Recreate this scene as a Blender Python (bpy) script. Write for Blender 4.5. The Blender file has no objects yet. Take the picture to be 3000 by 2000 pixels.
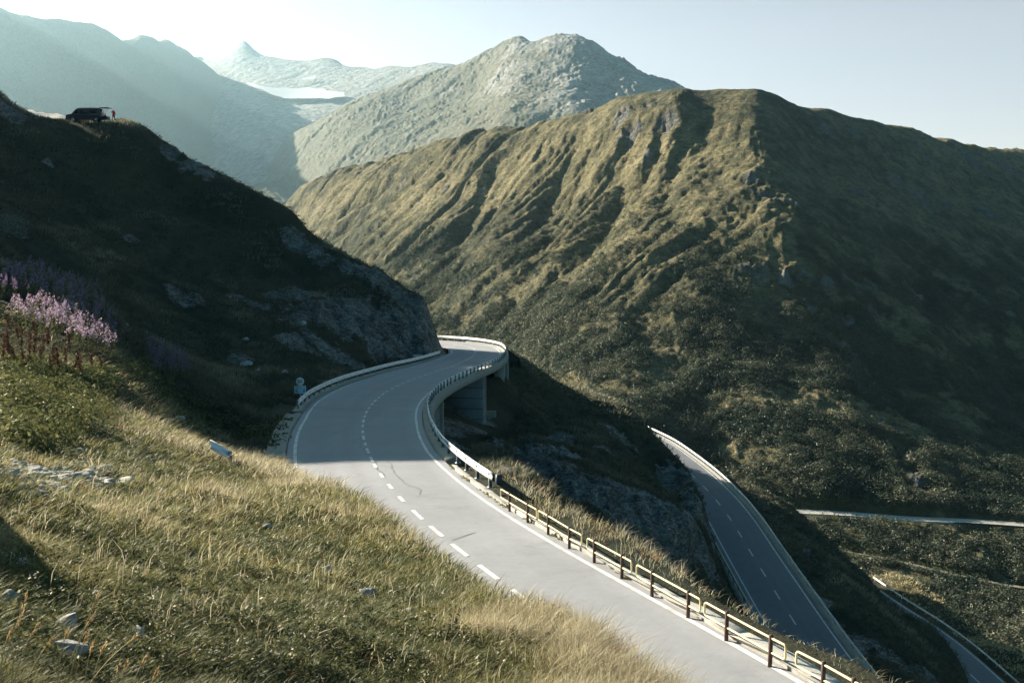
import bpy, bmesh, math, random
import numpy as np
from mathutils import Vector, Matrix
random.seed(7); RNG = np.random.default_rng(7)
SC = bpy.context.scene
COL = SC.collection
R_ = math.radians
# ------------------------------------------------------------------ survey: how the photograph sees the place
F = 2917.0                       # focal length in photograph pixels (35 mm lens on a 36 mm sensor)
PITCH = math.atan(400 / F)       # the camera looks slightly down
CP, SP = math.cos(PITCH), math.sin(PITCH)
def ray(x, y):
    u = (x - 1500) / F; v = (1000 - y) / F
    return np.array([u, CP + v * SP, -SP + v * CP])
def P(x, y, d):                  # survey point: seen in direction (x, y), d metres ahead
    r = ray(x, y); return r * d / r[1]
def hit(x, y, A, g, dz=0.0):     # survey point on the graded plane z = -(A + g d)
    r = ray(x, y); t = r[2] / r[1]; d = (A - dz) / (-t - g); return P(x, y, d)
def pix(X, Y, Z):                # inverse, used only to decide which ground is in view
    f = Y * CP - Z * SP; v = Y * SP + Z * CP
    f = np.maximum(f, 1e-3)
    return 1500 + F * X / f, 1000 - F * v / f
# ------------------------------------------------------------------ noise
_perm = RNG.permutation(4096).astype(np.int64)
def _h(ix, iy, iz):
    return _perm[(_perm[(_perm[ix & 4095] + iy) & 4095] + iz) & 4095]
_g3 = RNG.normal(size=(4096, 3)); _g3 /= np.linalg.norm(_g3, axis=1)[:, None]
def pnoise(x, y, z=0.0):
    x = np.asarray(x, float); y = np.asarray(y, float); z = np.zeros_like(x) + z
    xi = np.floor(x).astype(np.int64); yi = np.floor(y).astype(np.int64); zi = np.floor(z).astype(np.int64)
    fx, fy, fz = x - xi, y - yi, z - zi
    s = lambda t: t * t * t * (t * (t * 6 - 15) + 10)
    u, v, w = s(fx), s(fy), s(fz)
    out = 0
    for a in (0, 1):
        for b in (0, 1):
            for c in (0, 1):
                g = _g3[_h(xi + a, yi + b, zi + c)]
                d = g[..., 0] * (fx - a) + g[..., 1] * (fy - b) + g[..., 2] * (fz - c)
                out = out + d * (u if a else 1 - u) * (v if b else 1 - v) * (w if c else 1 - w)
    return out * 1.5
def fbm(x, y, z=0.0, o=4, lac=2.03, gain=0.5):
    t = 0; a = 1
    for i in range(o):
        t = t + a * pnoise(x, y, np.asarray(z) + 7.3 * i); x = x * lac; y = y * lac; z = np.asarray(z) * lac; a *= gain
    return t
def ridged(x, y, z=0.0, o=4, lac=2.1, gain=0.5):
    t = 0; a = 1
    for i in range(o):
        t = t + a * (1 - np.abs(pnoise(x, y, np.asarray(z) + 3.1 * i)) * 2); x = x * lac; y = y * lac; z = np.asarray(z) * lac; a *= gain
    return t
def sst(a, b, x):
    t = np.clip((np.asarray(x, float) - a) / (b - a), 0, 1); return t * t * (3 - 2 * t)
# ------------------------------------------------------------------ thin plate surface over (azimuth, ln r)
class TPS:
    def __init__(s, pts, k=2.0, lam=2e-4):
        p = np.asarray(pts, float); r = np.hypot(p[:, 0], p[:, 1]); s.k = k
        s.c = np.stack([np.arctan2(p[:, 0], p[:, 1]) * k, np.log(r)], 1); v = p[:, 2] / r
        n = len(p); D = ((s.c[:, None] - s.c[None]) ** 2).sum(2); K = 0.5 * D * np.log(D + 1e-12)
        A = np.zeros((n + 3, n + 3)); A[:n, :n] = K + lam * np.eye(n)
        A[:n, n] = 1; A[:n, n + 1:] = s.c; A[n:, :n] = A[:n, n:].T
        sol = np.linalg.solve(A, np.r_[v, 0, 0, 0]); s.w = sol[:n]; s.a = sol[n:]
    def __call__(s, X, Y):
        X = np.asarray(X, float); sh = X.shape; X = X.ravel(); Y = np.asarray(Y, float).ravel()
        r = np.hypot(X, Y); u = np.arctan2(X, Y) * s.k; w = np.log(r); out = np.empty_like(X)
        c = s.c.astype(np.float32); wt = s.w.astype(np.float32)
        for i in range(0, len(X), 40000):
            j = slice(i, i + 40000)
            D = (u[j, None].astype(np.float32) - c[:, 0]) ** 2 + (w[j, None].astype(np.float32) - c[:, 1]) ** 2
            out[j] = (0.5 * D * np.log(D + 1e-9)) @ wt + s.a[0] + s.a[1] * u[j] + s.a[2] * w[j]
        return (out * r).reshape(sh)
def cast(x, y, H, d0, d1, n=900):
    r = ray(x, y); d = np.geomspace(d0, d1, n); X = r[0] / r[1] * d; Z = r[2] / r[1] * d
    h = H(X, d); k = np.argmax(h >= Z)
    if h[k] < Z[k]: k = n - 1
    if k > 0:
        a, b = Z[k - 1] - h[k - 1], h[k] - Z[k]; t = a / (a + b + 1e-9); dd = d[k - 1] + (d[k] - d[k - 1]) * min(max(t, 0), 1)
    else: dd = d[0]
    return np.array([r[0] / r[1] * dd, dd, r[2] / r[1] * dd])
# ------------------------------------------------------------------ objects
def tag(o, label=None, cat=None, group=None, kind=None):
    if label: o['label'] = label
    if cat: o['category'] = cat
    if group: o['group'] = group
    if kind: o['kind'] = kind
    return o
def empty(name, loc, label=None, cat=None, group=None, rz=0.0, parent=None):
    o = bpy.data.objects.new(name, None); COL.objects.link(o); o.location = loc; o.rotation_euler = (0, 0, rz)
    o.empty_display_size = 0.3
    if parent is not None: o.parent = parent
    return tag(o, label, cat, group)
LOCAL = [False]                  # True while a thing is modelled in its own coordinates
def mesh_obj(name, v, faces, mat, parent=None, smooth=False, attrs=None, mats=None, mi=None):
    """v (N,3); faces: int array (M,3|4) or list of such arrays"""
    v = np.asarray(v, np.float32)
    if parent is not None and not LOCAL[0]:
        rt = parent
        while rt.parent: rt = rt.parent
        q = v - np.array(rt.location, np.float32); a = -rt.rotation_euler.z; c, s_ = math.cos(a), math.sin(a)
        v = np.stack([q[:, 0] * c - q[:, 1] * s_, q[:, 0] * s_ + q[:, 1] * c, q[:, 2]], 1)
    me = bpy.data.meshes.new(name)
    fl = faces if isinstance(faces, list) else [faces]
    fl = [np.asarray(f, np.int32) for f in fl if len(f)]
    me.vertices.add(len(v)); me.vertices.foreach_set('co', v.astype(np.float32).ravel())
    loops = np.concatenate([f.ravel() for f in fl]); me.loops.add(len(loops)); me.loops.foreach_set('vertex_index', loops)
    tot = np.concatenate([np.full(len(f), f.shape[1], np.int32) for f in fl]); st = np.r_[0, np.cumsum(tot)[:-1]].astype(np.int32)
    me.polygons.add(len(tot)); me.polygons.foreach_set('loop_start', st)
    if smooth: me.polygons.foreach_set('use_smooth', np.ones(len(tot), bool))
    if mi is not None: me.polygons.foreach_set('material_index', np.asarray(mi, np.int32))
    for k, a in (attrs or {}).items():
        a = np.asarray(a, np.float32)
        if a.ndim == 1:
            at = me.attributes.new(k, 'FLOAT', 'POINT'); at.data.foreach_set('value', a)
        else:
            at = me.attributes.new(k, 'FLOAT_COLOR', 'POINT'); at.data.foreach_set('color', np.c_[a, np.ones(len(a))].astype(np.float32).ravel())
    me.update(calc_edges=True)
    for m in (mats or [mat]): me.materials.append(m)
    o = bpy.data.objects.new(name, me); COL.objects.link(o)
    if parent is not None: o.parent = parent
    return o
class MB:
    """collects shapes that make up ONE mesh"""
    def __init__(s): s.v = []; s.q = []; s.t = []; s.n = 0
    def add(s, v, q=(), t=()):
        s.v.append(np.asarray(v, float).reshape(-1, 3))
        if len(q): s.q.append(np.asarray(q, int) + s.n)
        if len(t): s.t.append(np.asarray(t, int) + s.n)
        s.n += len(s.v[-1]); return s
    def box(s, c, size, rz=0.0, M=None):
        hx, hy, hz = [k / 2 for k in size]
        v = np.array([[x, y, z] for x in (-hx, hx) for y in (-hy, hy) for z in (-hz, hz)])
        if rz: cs, sn = math.cos(rz), math.sin(rz); v = np.stack([v[:, 0] * cs - v[:, 1] * sn, v[:, 0] * sn + v[:, 1] * cs, v[:, 2]], 1)
        if M is not None: v = v @ np.asarray(M).T
        return s.add(v + np.asarray(c), [[0, 1, 3, 2], [4, 6, 7, 5], [0, 4, 5, 1], [2, 3, 7, 6], [0, 2, 6, 4], [1, 5, 7, 3]])
    def tube(s, pts, r, n=8, closed=False, cap=True):
        p = np.asarray(pts, float); m = len(p); rr = np.broadcast_to(np.asarray(r, float), (m,))
        if closed: tg = np.roll(p, -1, 0) - np.roll(p, 1, 0)
        else: tg = np.gradient(p, axis=0)
        tg /= np.linalg.norm(tg, axis=1)[:, None] + 1e-12
        up = np.where((np.abs(tg[:, 2]) > .95)[:, None], np.array([1., 0, 0]), np.array([0., 0, 1.]))
        if (np.abs(tg[:, 2]) > .95).any(): up = np.broadcast_to(np.array([0.31, 0.95, 0.02]), p.shape)
        a = np.cross(tg, up); a /= np.linalg.norm(a, axis=1)[:, None]; b = np.cross(a, tg)
        th = np.linspace(0, 2 * np.pi, n, endpoint=False)
        v = p[:, None] + rr[:, None, None] * (np.cos(th)[None, :, None] * a[:, None] + np.sin(th)[None, :, None] * b[:, None])
        q = []; mm = m if closed else m - 1
        for i in range(mm):
            for j in range(n):
                q.append([i * n + j, i * n + (j + 1) % n, (i + 1) % m * n + (j + 1) % n, (i + 1) % m * n + j])
        t = []
        V = v.reshape(-1, 3)
        if cap and not closed:
            V = np.r_[V, p[:1], p[-1:]]
            for j in range(n): t += [[m * n, (j + 1) % n, j], [m * n + 1, (m - 1) * n + j, (m - 1) * n + (j + 1) % n]]
        return s.add(V, q, t)
    def cyl(s, c, r, h, n=20, axis='z', r2=None):
        th = np.linspace(0, 2 * np.pi, n, endpoint=False); r2 = r if r2 is None else r2
        lo = np.stack([r * np.cos(th), r * np.sin(th), np.full(n, -h / 2)], 1); hi = np.stack([r2 * np.cos(th), r2 * np.sin(th), np.full(n, h / 2)], 1)
        v = np.r_[lo, hi, [[0, 0, -h / 2], [0, 0, h / 2]]]
        if axis == 'y': v = v[:, [0, 2, 1]]
        if axis == 'x': v = v[:, [2, 0, 1]]
        q = [[j, (j + 1) % n, n + (j + 1) % n, n + j] for j in range(n)]
        t = [[2 * n, (j + 1) % n, j] for j in range(n)] + [[2 * n + 1, n + j, n + (j + 1) % n] for j in range(n)]
        return s.add(v + np.asarray(c), q, t)
    def sweep(s, rows, close=True):
        """rows (M,K,3): K-point section along M stations, section closed, ends capped"""
        rows = np.asarray(rows, float); m, k, _ = rows.shape; q = []
        for i in range(m - 1):
            for j in range(k if close else k - 1):
                q.append([i * k + j, i * k + (j + 1) % k, (i + 1) * k + (j + 1) % k, (i + 1) * k + j])
        t = []; V = rows.reshape(-1, 3)
        if close:
            V = np.r_[V, rows[0].mean(0)[None], rows[-1].mean(0)[None]]
            for j in range(k): t += [[m * k, (j + 1) % k, j], [m * k + 1, (m - 1) * k + j, (m - 1) * k + (j + 1) % k]]
        return s.add(V, q, t)
    def prism(s, poly, y0, y1):
        """polygon in (x,z), extruded along y"""
        p = np.asarray(poly, float); n = len(p)
        a = np.stack([p[:, 0], np.full(n, y0), p[:, 1]], 1); b = a.copy(); b[:, 1] = y1
        v = np.r_[a, b]; q = [[j, (j + 1) % n, n + (j + 1) % n, n + j] for j in range(n)]
        from mathutils.geometry import tessellate_polygon
        tr = [list(t) for t in tessellate_polygon([[Vector((x, z, 0)) for x, z in p]])]
        return s.add(v, q, tr + [[n + t[2], n + t[1], n + t[0]] for t in tr])
    def build(s, name, mat, parent=None, smooth=False, bevel=0, attrs=None):
        f = []
        if s.q: f.append(np.concatenate(s.q))
        if s.t: f.append(np.concatenate(s.t))
        o = mesh_obj(name, np.concatenate(s.v), f, mat, parent, smooth, attrs)
        bm = bmesh.new(); bm.from_mesh(o.data); bmesh.ops.recalc_face_normals(bm, faces=bm.faces); bm.to_mesh(o.data); bm.free()
        if bevel:
            b = o.modifiers.new('bevel', 'BEVEL'); b.width = bevel; b.segments = 2; b.limit_method = 'ANGLE'
        return o
# ------------------------------------------------------------------ materials
class NT:
    def __init__(s, name):
        s.m = bpy.data.materials.new(name); s.m.use_nodes = True; s.t = s.m.node_tree; s.t.nodes.clear()
        s.out = s.t.nodes.new('ShaderNodeOutputMaterial')
    def n(s, typ, props=None, **inp):
        nd = s.t.nodes.new('ShaderNode' + typ)
        for k, v in (props or {}).items(): setattr(nd, k, v)
        for k, v in inp.items():
            k2 = int(k[1:]) if k[0] == '_' and k[1:].isdigit() else k.replace('_', ' ')
            s.set(nd.inputs[k2], v)
        return nd
    def set(s, sock, v):
        if isinstance(v, bpy.types.NodeSocket): s.t.links.new(v, sock)
        elif isinstance(v, (tuple, list)) and len(v) == 3 and sock.type == 'RGBA': sock.default_value = (*v, 1)
        else: sock.default_value = v
    def pos(s): return s.n('NewGeometry').outputs['Position']
    def mapv(s, vec, sc):
        m = s.n('Mapping'); s.set(m.inputs[0], vec); m.inputs['Scale'].default_value = sc; return m.outputs[0]
    def noise(s, vec, scale, detail=4, rough=.55, dist=0.0, col=False):
        nd = s.n('TexNoise', Vector=vec, Scale=scale, Detail=detail, Roughness=rough, Distortion=dist)
        return nd.outputs['Color' if col else 'Fac']
    def ramp(s, fac, stops):
        r = s.n('ValToRGB', Fac=fac); e = r.color_ramp.elements
        while len(e) < len(stops): e.new(.5)
        for k, (p, c) in zip(e, stops):
            k.position = p; k.color = (*c, 1) if len(c) == 3 else c
        return r.outputs[0]
    def rng(s, v, a, b, c=0.0, d=1.0):
        return s.n('MapRange', None, Value=v, From_Min=a, From_Max=b, To_Min=c, To_Max=d).outputs[0]
    def mix(s, f, a, b, mode='MIX'):
        nd = s.n('MixRGB', dict(blend_type=mode)); s.set(nd.inputs[0], f); s.set(nd.inputs[1], a); s.set(nd.inputs[2], b); return nd.outputs[0]
    def math(s, op, a, b=0.0):
        nd = s.n('Math', dict(operation=op)); s.set(nd.inputs[0], a); s.set(nd.inputs[1], b); return nd.outputs[0]
    def attr(s, name, col=False):
        nd = s.n('Attribute', dict(attribute_name=name)); return nd.outputs['Color' if col else 'Fac']
    def bump(s, h, strength=.5, dist=.1):
        return s.n('Bump', None, Height=h, Strength=strength, Distance=dist).outputs[0]
    def bsdf(s, color, rough=.8, metal=0.0, normal=None, spec=.3):
        b = s.n('BsdfPrincipled'); s.set(b.inputs['Base Color'], color); s.set(b.inputs['Roughness'], rough); s.set(b.inputs['Metallic'], metal)
        b.inputs['Specular IOR Level'].default_value = spec
        if normal is not None: s.set(b.inputs['Normal'], normal)
        s.t.links.new(b.outputs[0], s.out.inputs[0]); return s.m
M = {}
def simple(name, col, rough=.6, metal=0.0, nscale=0.0, amt=.15, bump=0.0, spec=.3):
    t = NT(name)
    if nscale:
        f = t.noise(t.pos(), nscale, 5, .6); c = t.mix(t.rng(f, .3, .7), tuple(k * (1 - amt) for k in col), tuple(min(1, k * (1 + amt)) for k in col))
        nrm = t.bump(t.noise(t.pos(), nscale * 4, 4), bump, .02) if bump else None
    else: c = col; nrm = None
    M[name] = t.bsdf(c, rough, metal, nrm, spec); return M[name]
simple('galvanized', (.66, .67, .66), .45, .25, 3, .12)
t = NT('white_paint'); p = t.pos(); k = t.mix(t.math('MULTIPLY', t.rng(t.noise(p, 2.2, 7, .75), .46, .62), .75), (.62, .62, .60), (.30, .30, .30)); M['white_paint'] = t.bsdf(k, .8)
simple('yellow_paint', (.70, .585, .33), .45, 0, 8, .15)
simple('rust_post', (.075, .05, .04), .75, 0, 14, .3)
simple('post_steel', (.30, .32, .33), .5, .6, 5, .2)
simple('van_paint', (.035, .05, .065), .25, .3, 0)
simple('glass_dark', (.012, .014, .016), .06, 0, 0, spec=.6)
simple('rubber', (.02, .02, .02), .8)
simple('chrome', (.6, .6, .6), .2, 1)
simple('lamp_glass', (.75, .75, .72), .12, 0, 0, spec=.6)
simple('red_lamp', (.35, .02, .02), .2)
simple('skin', (.55, .36, .27), .6)
simple('hair', (.30, .20, .10), .7)
simple('red_jacket', (.50, .03, .035), .7, 0, 20, .15)
simple('dark_trousers', (.02, .025, .04), .8)
simple('shoe', (.05, .05, .05), .7)
simple('sign_white', (.86, .84, .78), .5)
simple('sign_red', (.36, .05, .05), .5)
simple('sign_blue', (.16, .40, .55), .5)
simple('sign_black', (.02, .02, .02), .5)
simple('sign_grey', (.45, .47, .48), .5, .2)
simple('sealant', (.10, .10, .10), .45)
simple('dark_box', (.03, .045, .06), .5)
# concrete
def concrete(name, col, dark, sc=1.0):
    t = NT(name); p = t.pos()
    a = t.noise(p, .35 * sc, 6, .65); b = t.noise(t.mapv(p, (1.6, 1.6, .12)), 1.1 * sc, 4, .6); c = t.noise(p, 9 * sc, 4)
    k = t.mix(t.rng(a, .3, .7), dark, col); k = t.mix(t.math('MULTIPLY', t.rng(b, .52, .72), .55), k, tuple(x * .45 for x in col))
    k = t.mix(t.rng(c, .35, .65, .0, .35), k, tuple(x * .75 for x in col))
    M[name] = t.bsdf(k, .9, 0, t.bump(c, .4, .02)); return M[name]
concrete('concrete', (.30, .29, .255), (.19, .19, .165))
concrete('kerb_concrete', (.46, .45, .41), (.33, .32, .28), 3)
# boarded concrete with horizontal lift lines
t = NT('board_concrete'); p = t.pos()
sep = t.n('SeparateXYZ', None, Vector=p).outputs[2]
w = t.math('FRACT', t.math('MULTIPLY', sep, .9)); ln = t.math('LESS_THAN', w, .07)
k = t.mix(t.rng(t.noise(p, .5, 5), .3, .7), (.10, .115, .12), (.16, .175, .18)); k = t.mix(ln, k, (.03, .03, .03))
M['board_concrete'] = t.bsdf(k, .9)
# coursed stone wall
t = NT('stone_wall'); g = t.n('NewGeometry'); p = g.outputs['Position']
uv = t.n('Attribute', dict(attribute_name='uvw')).outputs['Vector']
br = t.n('TexBrick', None, Vector=uv, Scale=1.0, Mortar_Size=.035, Brick_Width=.9, Row_Height=.38, Color1=(.34, .34, .32), Color2=(.24, .25, .24), Mortar=(.05, .05, .05))
k = t.mix(t.rng(t.noise(p, 2.5, 5), .3, .7, 0, .5), br.outputs[0], (.16, .16, .15))
M['stone_wall'] = t.bsdf(k, .9, 0, t.bump(br.outputs['Fac'], .8, -.04))
# asphalt
def asphalt(name, a, b):
    t = NT(name); p = t.pos()
    big = t.noise(p, .18, 5, .6); fine = t.noise(p, 28, 3, .7); spk = t.noise(p, 90, 2, .5)
    tr = t.attr('track')
    k = t.mix(t.rng(big, .3, .7), a, b); pt = t.n('TexVoronoi', dict(feature='F1'), Vector=t.mapv(t.mix(.12, p, t.noise(p, .3, 3, .5, 0, True)), (1, .35, 1)), Scale=.16).outputs['Color']; k = t.mix(t.math('MULTIPLY', t.rng(pt, .55, .9), .22), k, tuple(x * .8 for x in a)); k = t.mix(t.math('MULTIPLY', tr, .45), k, tuple(x * .72 for x in a))
    k = t.mix(t.rng(t.noise(p, 3.5, 6, .7), .4, .62, 0, .22), k, tuple(x * .7 for x in a)); k = t.mix(t.rng(fine, .35, .7, 0, .3), k, tuple(x * .8 for x in a))
    st = t.noise(t.mapv(p, (1, 1, 1)), .6, 6, .7); k = t.mix(t.math('MULTIPLY', t.rng(st, .55, .72), .5), k, tuple(x * .62 for x in a))
    M[name] = t.bsdf(k, t.rng(big, .3, .7, .72, .9), 0, t.bump(spk, .25, .01), .25); return M[name]
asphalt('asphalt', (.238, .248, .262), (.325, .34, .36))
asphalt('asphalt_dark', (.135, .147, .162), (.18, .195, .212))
simple('gravel', (.36, .345, .31), .95, 0, 6, .2, .5)
# near ground: earth, turf, rock
t = NT('hillside'); p = t.pos()
rk = t.attr('rock'); ba = t.attr('bare'); hu = t.attr('hue')
n1 = t.noise(p, .09, 5, .6); n2 = t.noise(p, 1.3, 6, .65); n3 = t.noise(p, 6.5, 5, .7)
gr = t.ramp(t.math('ADD', t.math('MULTIPLY', n2, .6), t.math('MULTIPLY', n1, .4)), [(.30, (.012, .018, .012)), (.46, (.024, .033, .021)), (.58, (.044, .050, .033)), (.72, (.08, .078, .055))])
gr = t.mix(t.math('MULTIPLY', hu, .65), gr, (.095, .08, .045))
gr = t.mix(t.rng(n3, .45, .7, 0, .6), gr, (.018, .02, .012))
vor = t.n('TexVoronoi', dict(feature='DISTANCE_TO_EDGE'), Vector=t.mapv(t.mix(.25, p, t.noise(p, .8, 4, .6, 0, True)), (1, 1, .55)), Scale=.85).outputs[0]
cn = t.noise(t.mapv(p, (1, 1, 1.6)), .75, 7, .62, .9); cn2 = t.noise(t.mapv(p, (1.2, .8, 3.0)), 1.9, 6, .65, .5)
crack = t.math('MULTIPLY', t.rng(t.math('ABSOLUTE', t.math('SUBTRACT', cn, .5)), 0, .035), t.rng(t.math('ABSOLUTE', t.math('SUBTRACT', cn2, .5)), 0, .03, .35, 1.0))
rn = t.math('ADD', t.math('MULTIPLY', t.noise(t.mapv(p, (.7, .7, 2.2)), .9, 10, .74, .6), .65), t.math('MULTIPLY', t.noise(p, .28, 5, .6), .35))
rc = t.ramp(rn, [(.28, (.035, .036, .033)), (.43, (.17, .17, .16)), (.57, (.34, .34, .32)), (.75, (.52, .51, .48))])
wv = t.n('TexWave', dict(bands_direction='DIAGONAL'), Vector=t.mapv(p, (.5, .6, 1.6)), Scale=.42, Distortion=24.0, Detail=7.0, Detail_Scale=1.1, Detail_Roughness=.7).outputs['Fac']
rc = t.mix(t.math('MULTIPLY', t.rng(wv, .0, .3, 1, 0), .55), rc, (.04, .042, .04)); rc = t.mix(crack, (.04, .04, .035), rc)
rc = t.mix(t.rng(t.noise(p, .6, 4), .55, .72, 0, .8), rc, (.06, .06, .03))
rm = t.rng(t.math('ADD', rk, t.math('MULTIPLY', t.math('SUBTRACT', t.noise(p, .55, 9, .78), .5), 2.1)), .36, .52)
rm = t.math('MAXIMUM', rm, t.rng(t.noise(t.mapv(p, (1, 1, 1.5)), .5, 9, .78), .645, .68))
so = t.ramp(n3, [(.3, (.16, .145, .12)), (.5, (.30, .285, .25)), (.7, (.46, .44, .40))])
bm_ = t.rng(t.math('ADD', ba, t.math('MULTIPLY', t.math('SUBTRACT', n2, .5), 1.2)), .45, .6)
k = t.mix(rm, gr, rc); k = t.mix(bm_, k, so)
hgt = t.mix(rm, n3, t.math('ADD', t.math('MULTIPLY', rn, 2.2), t.math('ADD', t.math('MULTIPLY', crack, .7), t.math('MULTIPLY', wv, .45))))
M['hillside'] = t.bsdf(k, .95, 0, t.bump(hgt, .75, .35), .15)
# far grassy mountain
t = NT('mountain_turf'); p = t.pos()
rk = t.attr('rock'); sh = t.attr('shrub')
n1 = t.noise(p, .006, 6, .6); n2 = t.noise(p, .06, 7, .68); n3 = t.noise(t.mapv(p, (1, 1, 2.6)), .16, 6, .7)
gr = t.ramp(t.math('ADD', t.math('MULTIPLY', n2, .55), t.math('MULTIPLY', n1, .45)), [(.34, (.022, .032, .024)), (.45, (.092, .090, .054)), (.53, (.205, .178, .098)), (.67, (.33, .28, .165))])
gr = t.mix(t.rng(n3, .48, .66, 0, .75), gr, (.035, .045, .022))
gr = t.mix(t.math('MULTIPLY', sh, .7), gr, (.03, .042, .02))
rc = t.ramp(t.noise(t.mapv(p, (1, 1, 1.8)), .09, 8, .7, .5), [(.3, (.05, .05, .047)), (.5, (.16, .158, .145)), (.7, (.27, .265, .245))])
rm = t.rng(t.math('ADD', rk, t.math('MULTIPLY', t.math('SUBTRACT', t.noise(t.mapv(p, (1, 1, .5)), .11, 9, .8), .5), 3.2)), .60, .74)
k = t.mix(rm, gr, rc)
hg = t.math('ADD', t.math('MULTIPLY', n2, 1.0), t.math('MULTIPLY', n3, .6))
M['mountain_turf'] = t.bsdf(k, .95, 0, t.bump(hg, .9, 11.0), .1)
# rocky peaks
t = NT('mountain_rock'); p = t.pos(); rk = t.attr('rock')
n = t.noise(t.mapv(p, (1, 1, 1.7)), .02, 9, .7, .4); n2 = t.noise(p, .08, 7, .72); n0 = t.noise(p, .004, 5, .6)
rc = t.ramp(n, [(.3, (.13, .13, .12)), (.5, (.29, .29, .27)), (.68, (.46, .455, .43))])
gr = t.ramp(n2, [(.35, (.12, .125, .09)), (.6, (.20, .195, .145))])
gm = t.rng(t.math('ADD', t.math('MULTIPLY', t.math('SUBTRACT', n0, .5), 1.1), t.math('ADD', t.math('MULTIPLY', t.math('SUBTRACT', n2, .5), 1.3), rk)), .35, .6)
M['mountain_rock'] = t.bsdf(t.mix(gm, gr, rc), .95, 0, t.bump(t.math('ADD', n, t.math('MULTIPLY', n2, .6)), .8, 14), .1)
simple('path_earth', (.20, .185, .13), .95, 0, .5, .2)
simple('glacier_ice', (.50, .52, .54), .6, 0, .02, .06)
# leaves, grass: colour per plant, light passes through
def leafmat(name, tr=.45, rough=.6):
    t = NT(name); c = t.attr('col', True)
    d = t.n('BsdfDiffuse', None, Color=c); tl = t.n('BsdfTranslucent', None, Color=c); g = t.n('BsdfGlossy', None, Roughness=.45); g.inputs[0].default_value = (.5, .5, .45, 1)
    m = t.n('MixShader'); m.inputs[0].default_value = tr; t.t.links.new(d.outputs[0], m.inputs[1]); t.t.links.new(tl.outputs[0], m.inputs[2])
    m2 = t.n('MixShader'); m2.inputs[0].default_value = .04; t.t.links.new(m.outputs[0], m2.inputs[1]); t.t.links.new(g.outputs[0], m2.inputs[2])
    t.t.links.new(m2.outputs[0], t.out.inputs[0]); M[name] = t.m; return t.m
leafmat('grass_blade', .45); leafmat('leaf', .35); leafmat('shrub_leaf', .25)
# loose rock
t = NT('loose_rock'); p = t.n('TexCoord').outputs['Object']
n = t.noise(t.mapv(p, (1, 1, 2.5)), 3.2, 8, .68, .4)
k = t.ramp(n, [(.3, (.13, .13, .12)), (.5, (.36, .355, .33)), (.7, (.54, .53, .50))])
M['loose_rock'] = t.bsdf(k, .9, 0, t.bump(n, .7, .05), .2)
# ------------------------------------------------------------------ roads (surveyed on graded planes)
def smooth_path(pts, step=.5, it=60):
    p = np.asarray(pts, float)
    s = np.r_[0, np.cumsum(np.linalg.norm(np.diff(p[:, :2], axis=0), axis=1))]
    t = np.arange(0, s[-1], step); q = np.stack([np.interp(t, s, p[:, k]) for k in range(p.shape[1])], 1)
    for _ in range(it): q[1:-1] = .25 * q[:-2] + .5 * q[1:-1] + .25 * q[2:]
    return q
class Road:
    def __init__(s, pts, step=.5, it=60):
        s.c = smooth_path(pts, step, it); s.s = np.r_[0, np.cumsum(np.linalg.norm(np.diff(s.c[:, :2], axis=0), axis=1))]
        tg = np.gradient(s.c[:, :2], axis=0); tg /= np.linalg.norm(tg, axis=1)[:, None]
        s.n = np.stack([tg[:, 1], -tg[:, 0]], 1)     # to the right of travel
        s.L = np.full(len(s.c), 3.3); s.R = np.full(len(s.c), 3.3)
    def off(s, d, dz=0.0, i0=0, i1=None):
        d = np.broadcast_to(d, (len(s.c),)); q = s.c.copy(); q[:, :2] += s.n * d[:, None]; q[:, 2] += dz
        return q[i0:i1]
    def near(s, X, Y, margin=16):
        """signed lateral distance (right +) and station index; far points get 1e3"""
        X = np.asarray(X, float).ravel(); Y = np.asarray(Y, float).ravel()
        lat = np.full(len(X), 1e3); idx = np.zeros(len(X), int)
        lo = s.c[:, :2].min(0) - margin; hi = s.c[:, :2].max(0) + margin
        m = np.where((X > lo[0]) & (X < hi[0]) & (Y > lo[1]) & (Y < hi[1]))[0]
        c = s.c[:, :2].astype(np.float32)
        for i in range(0, len(m), 20000):
            j = m[i:i + 20000]; dx = X[j, None].astype(np.float32) - c[:, 0]; dy = Y[j, None].astype(np.float32) - c[:, 1]
            k = (dx * dx + dy * dy).argmin(1); r = np.arange(len(j))
            l = dx[r, k] * s.n[k, 0] + dy[r, k] * s.n[k, 1]; dist = np.hypot(dx[r, k], dy[r, k])
            l = np.sign(l + 1e-9) * dist
            lat[j] = l; idx[j] = k
        return lat, idx
    def at_y(s, y): return int(np.argmin(np.abs(s.c[:, 1] - y)))
A1, G1 = 7.56, .09
z1 = lambda Y: -(A1 + G1 * Y)
cl = [(1447, 1690), (1379, 1639), (1327, 1597), (1272, 1554), (1230, 1516), (1187, 1478), (1164, 1450), (1138, 1422), (1117, 1395), (1100, 1371), (1081, 1333), (1064, 1288), (1060, 1258), (1064, 1228), (1076, 1198), (1102, 1169), (1140, 1141), (1187, 1120), (1234, 1103), (1276, 1088), (1319, 1075), (1361, 1058), (1383, 1045), (1393, 1033), (1388, 1019)]
pts = [(x, y, z1(y)) for x, y in ((12, -9), (9.2, 0), (6.4, 8), (3.6, 15.5), (1.4, 21))] + [tuple(hit(x, y, A1, G1)) for x, y in cl]
pts += [(x, y, z1(y)) for x, y in ((-8, 149), (-13, 156), (-21, 161), (-32, 164), (-46, 166), (-62, 167))]
road1 = Road(pts)
yy = road1.c[:, 1]; k0 = road1.at_y(139.0)
road1.L = np.interp(road1.s, [road1.s[road1.at_y(y)] for y in (0, 42, 60, 70, 82, 97, 112, 122, 128, 142)], [3.3, 3.4, 3.55, 4.0, 4.1, 4.0, 3.5, 3.1, 3.0, 3.3])
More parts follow.
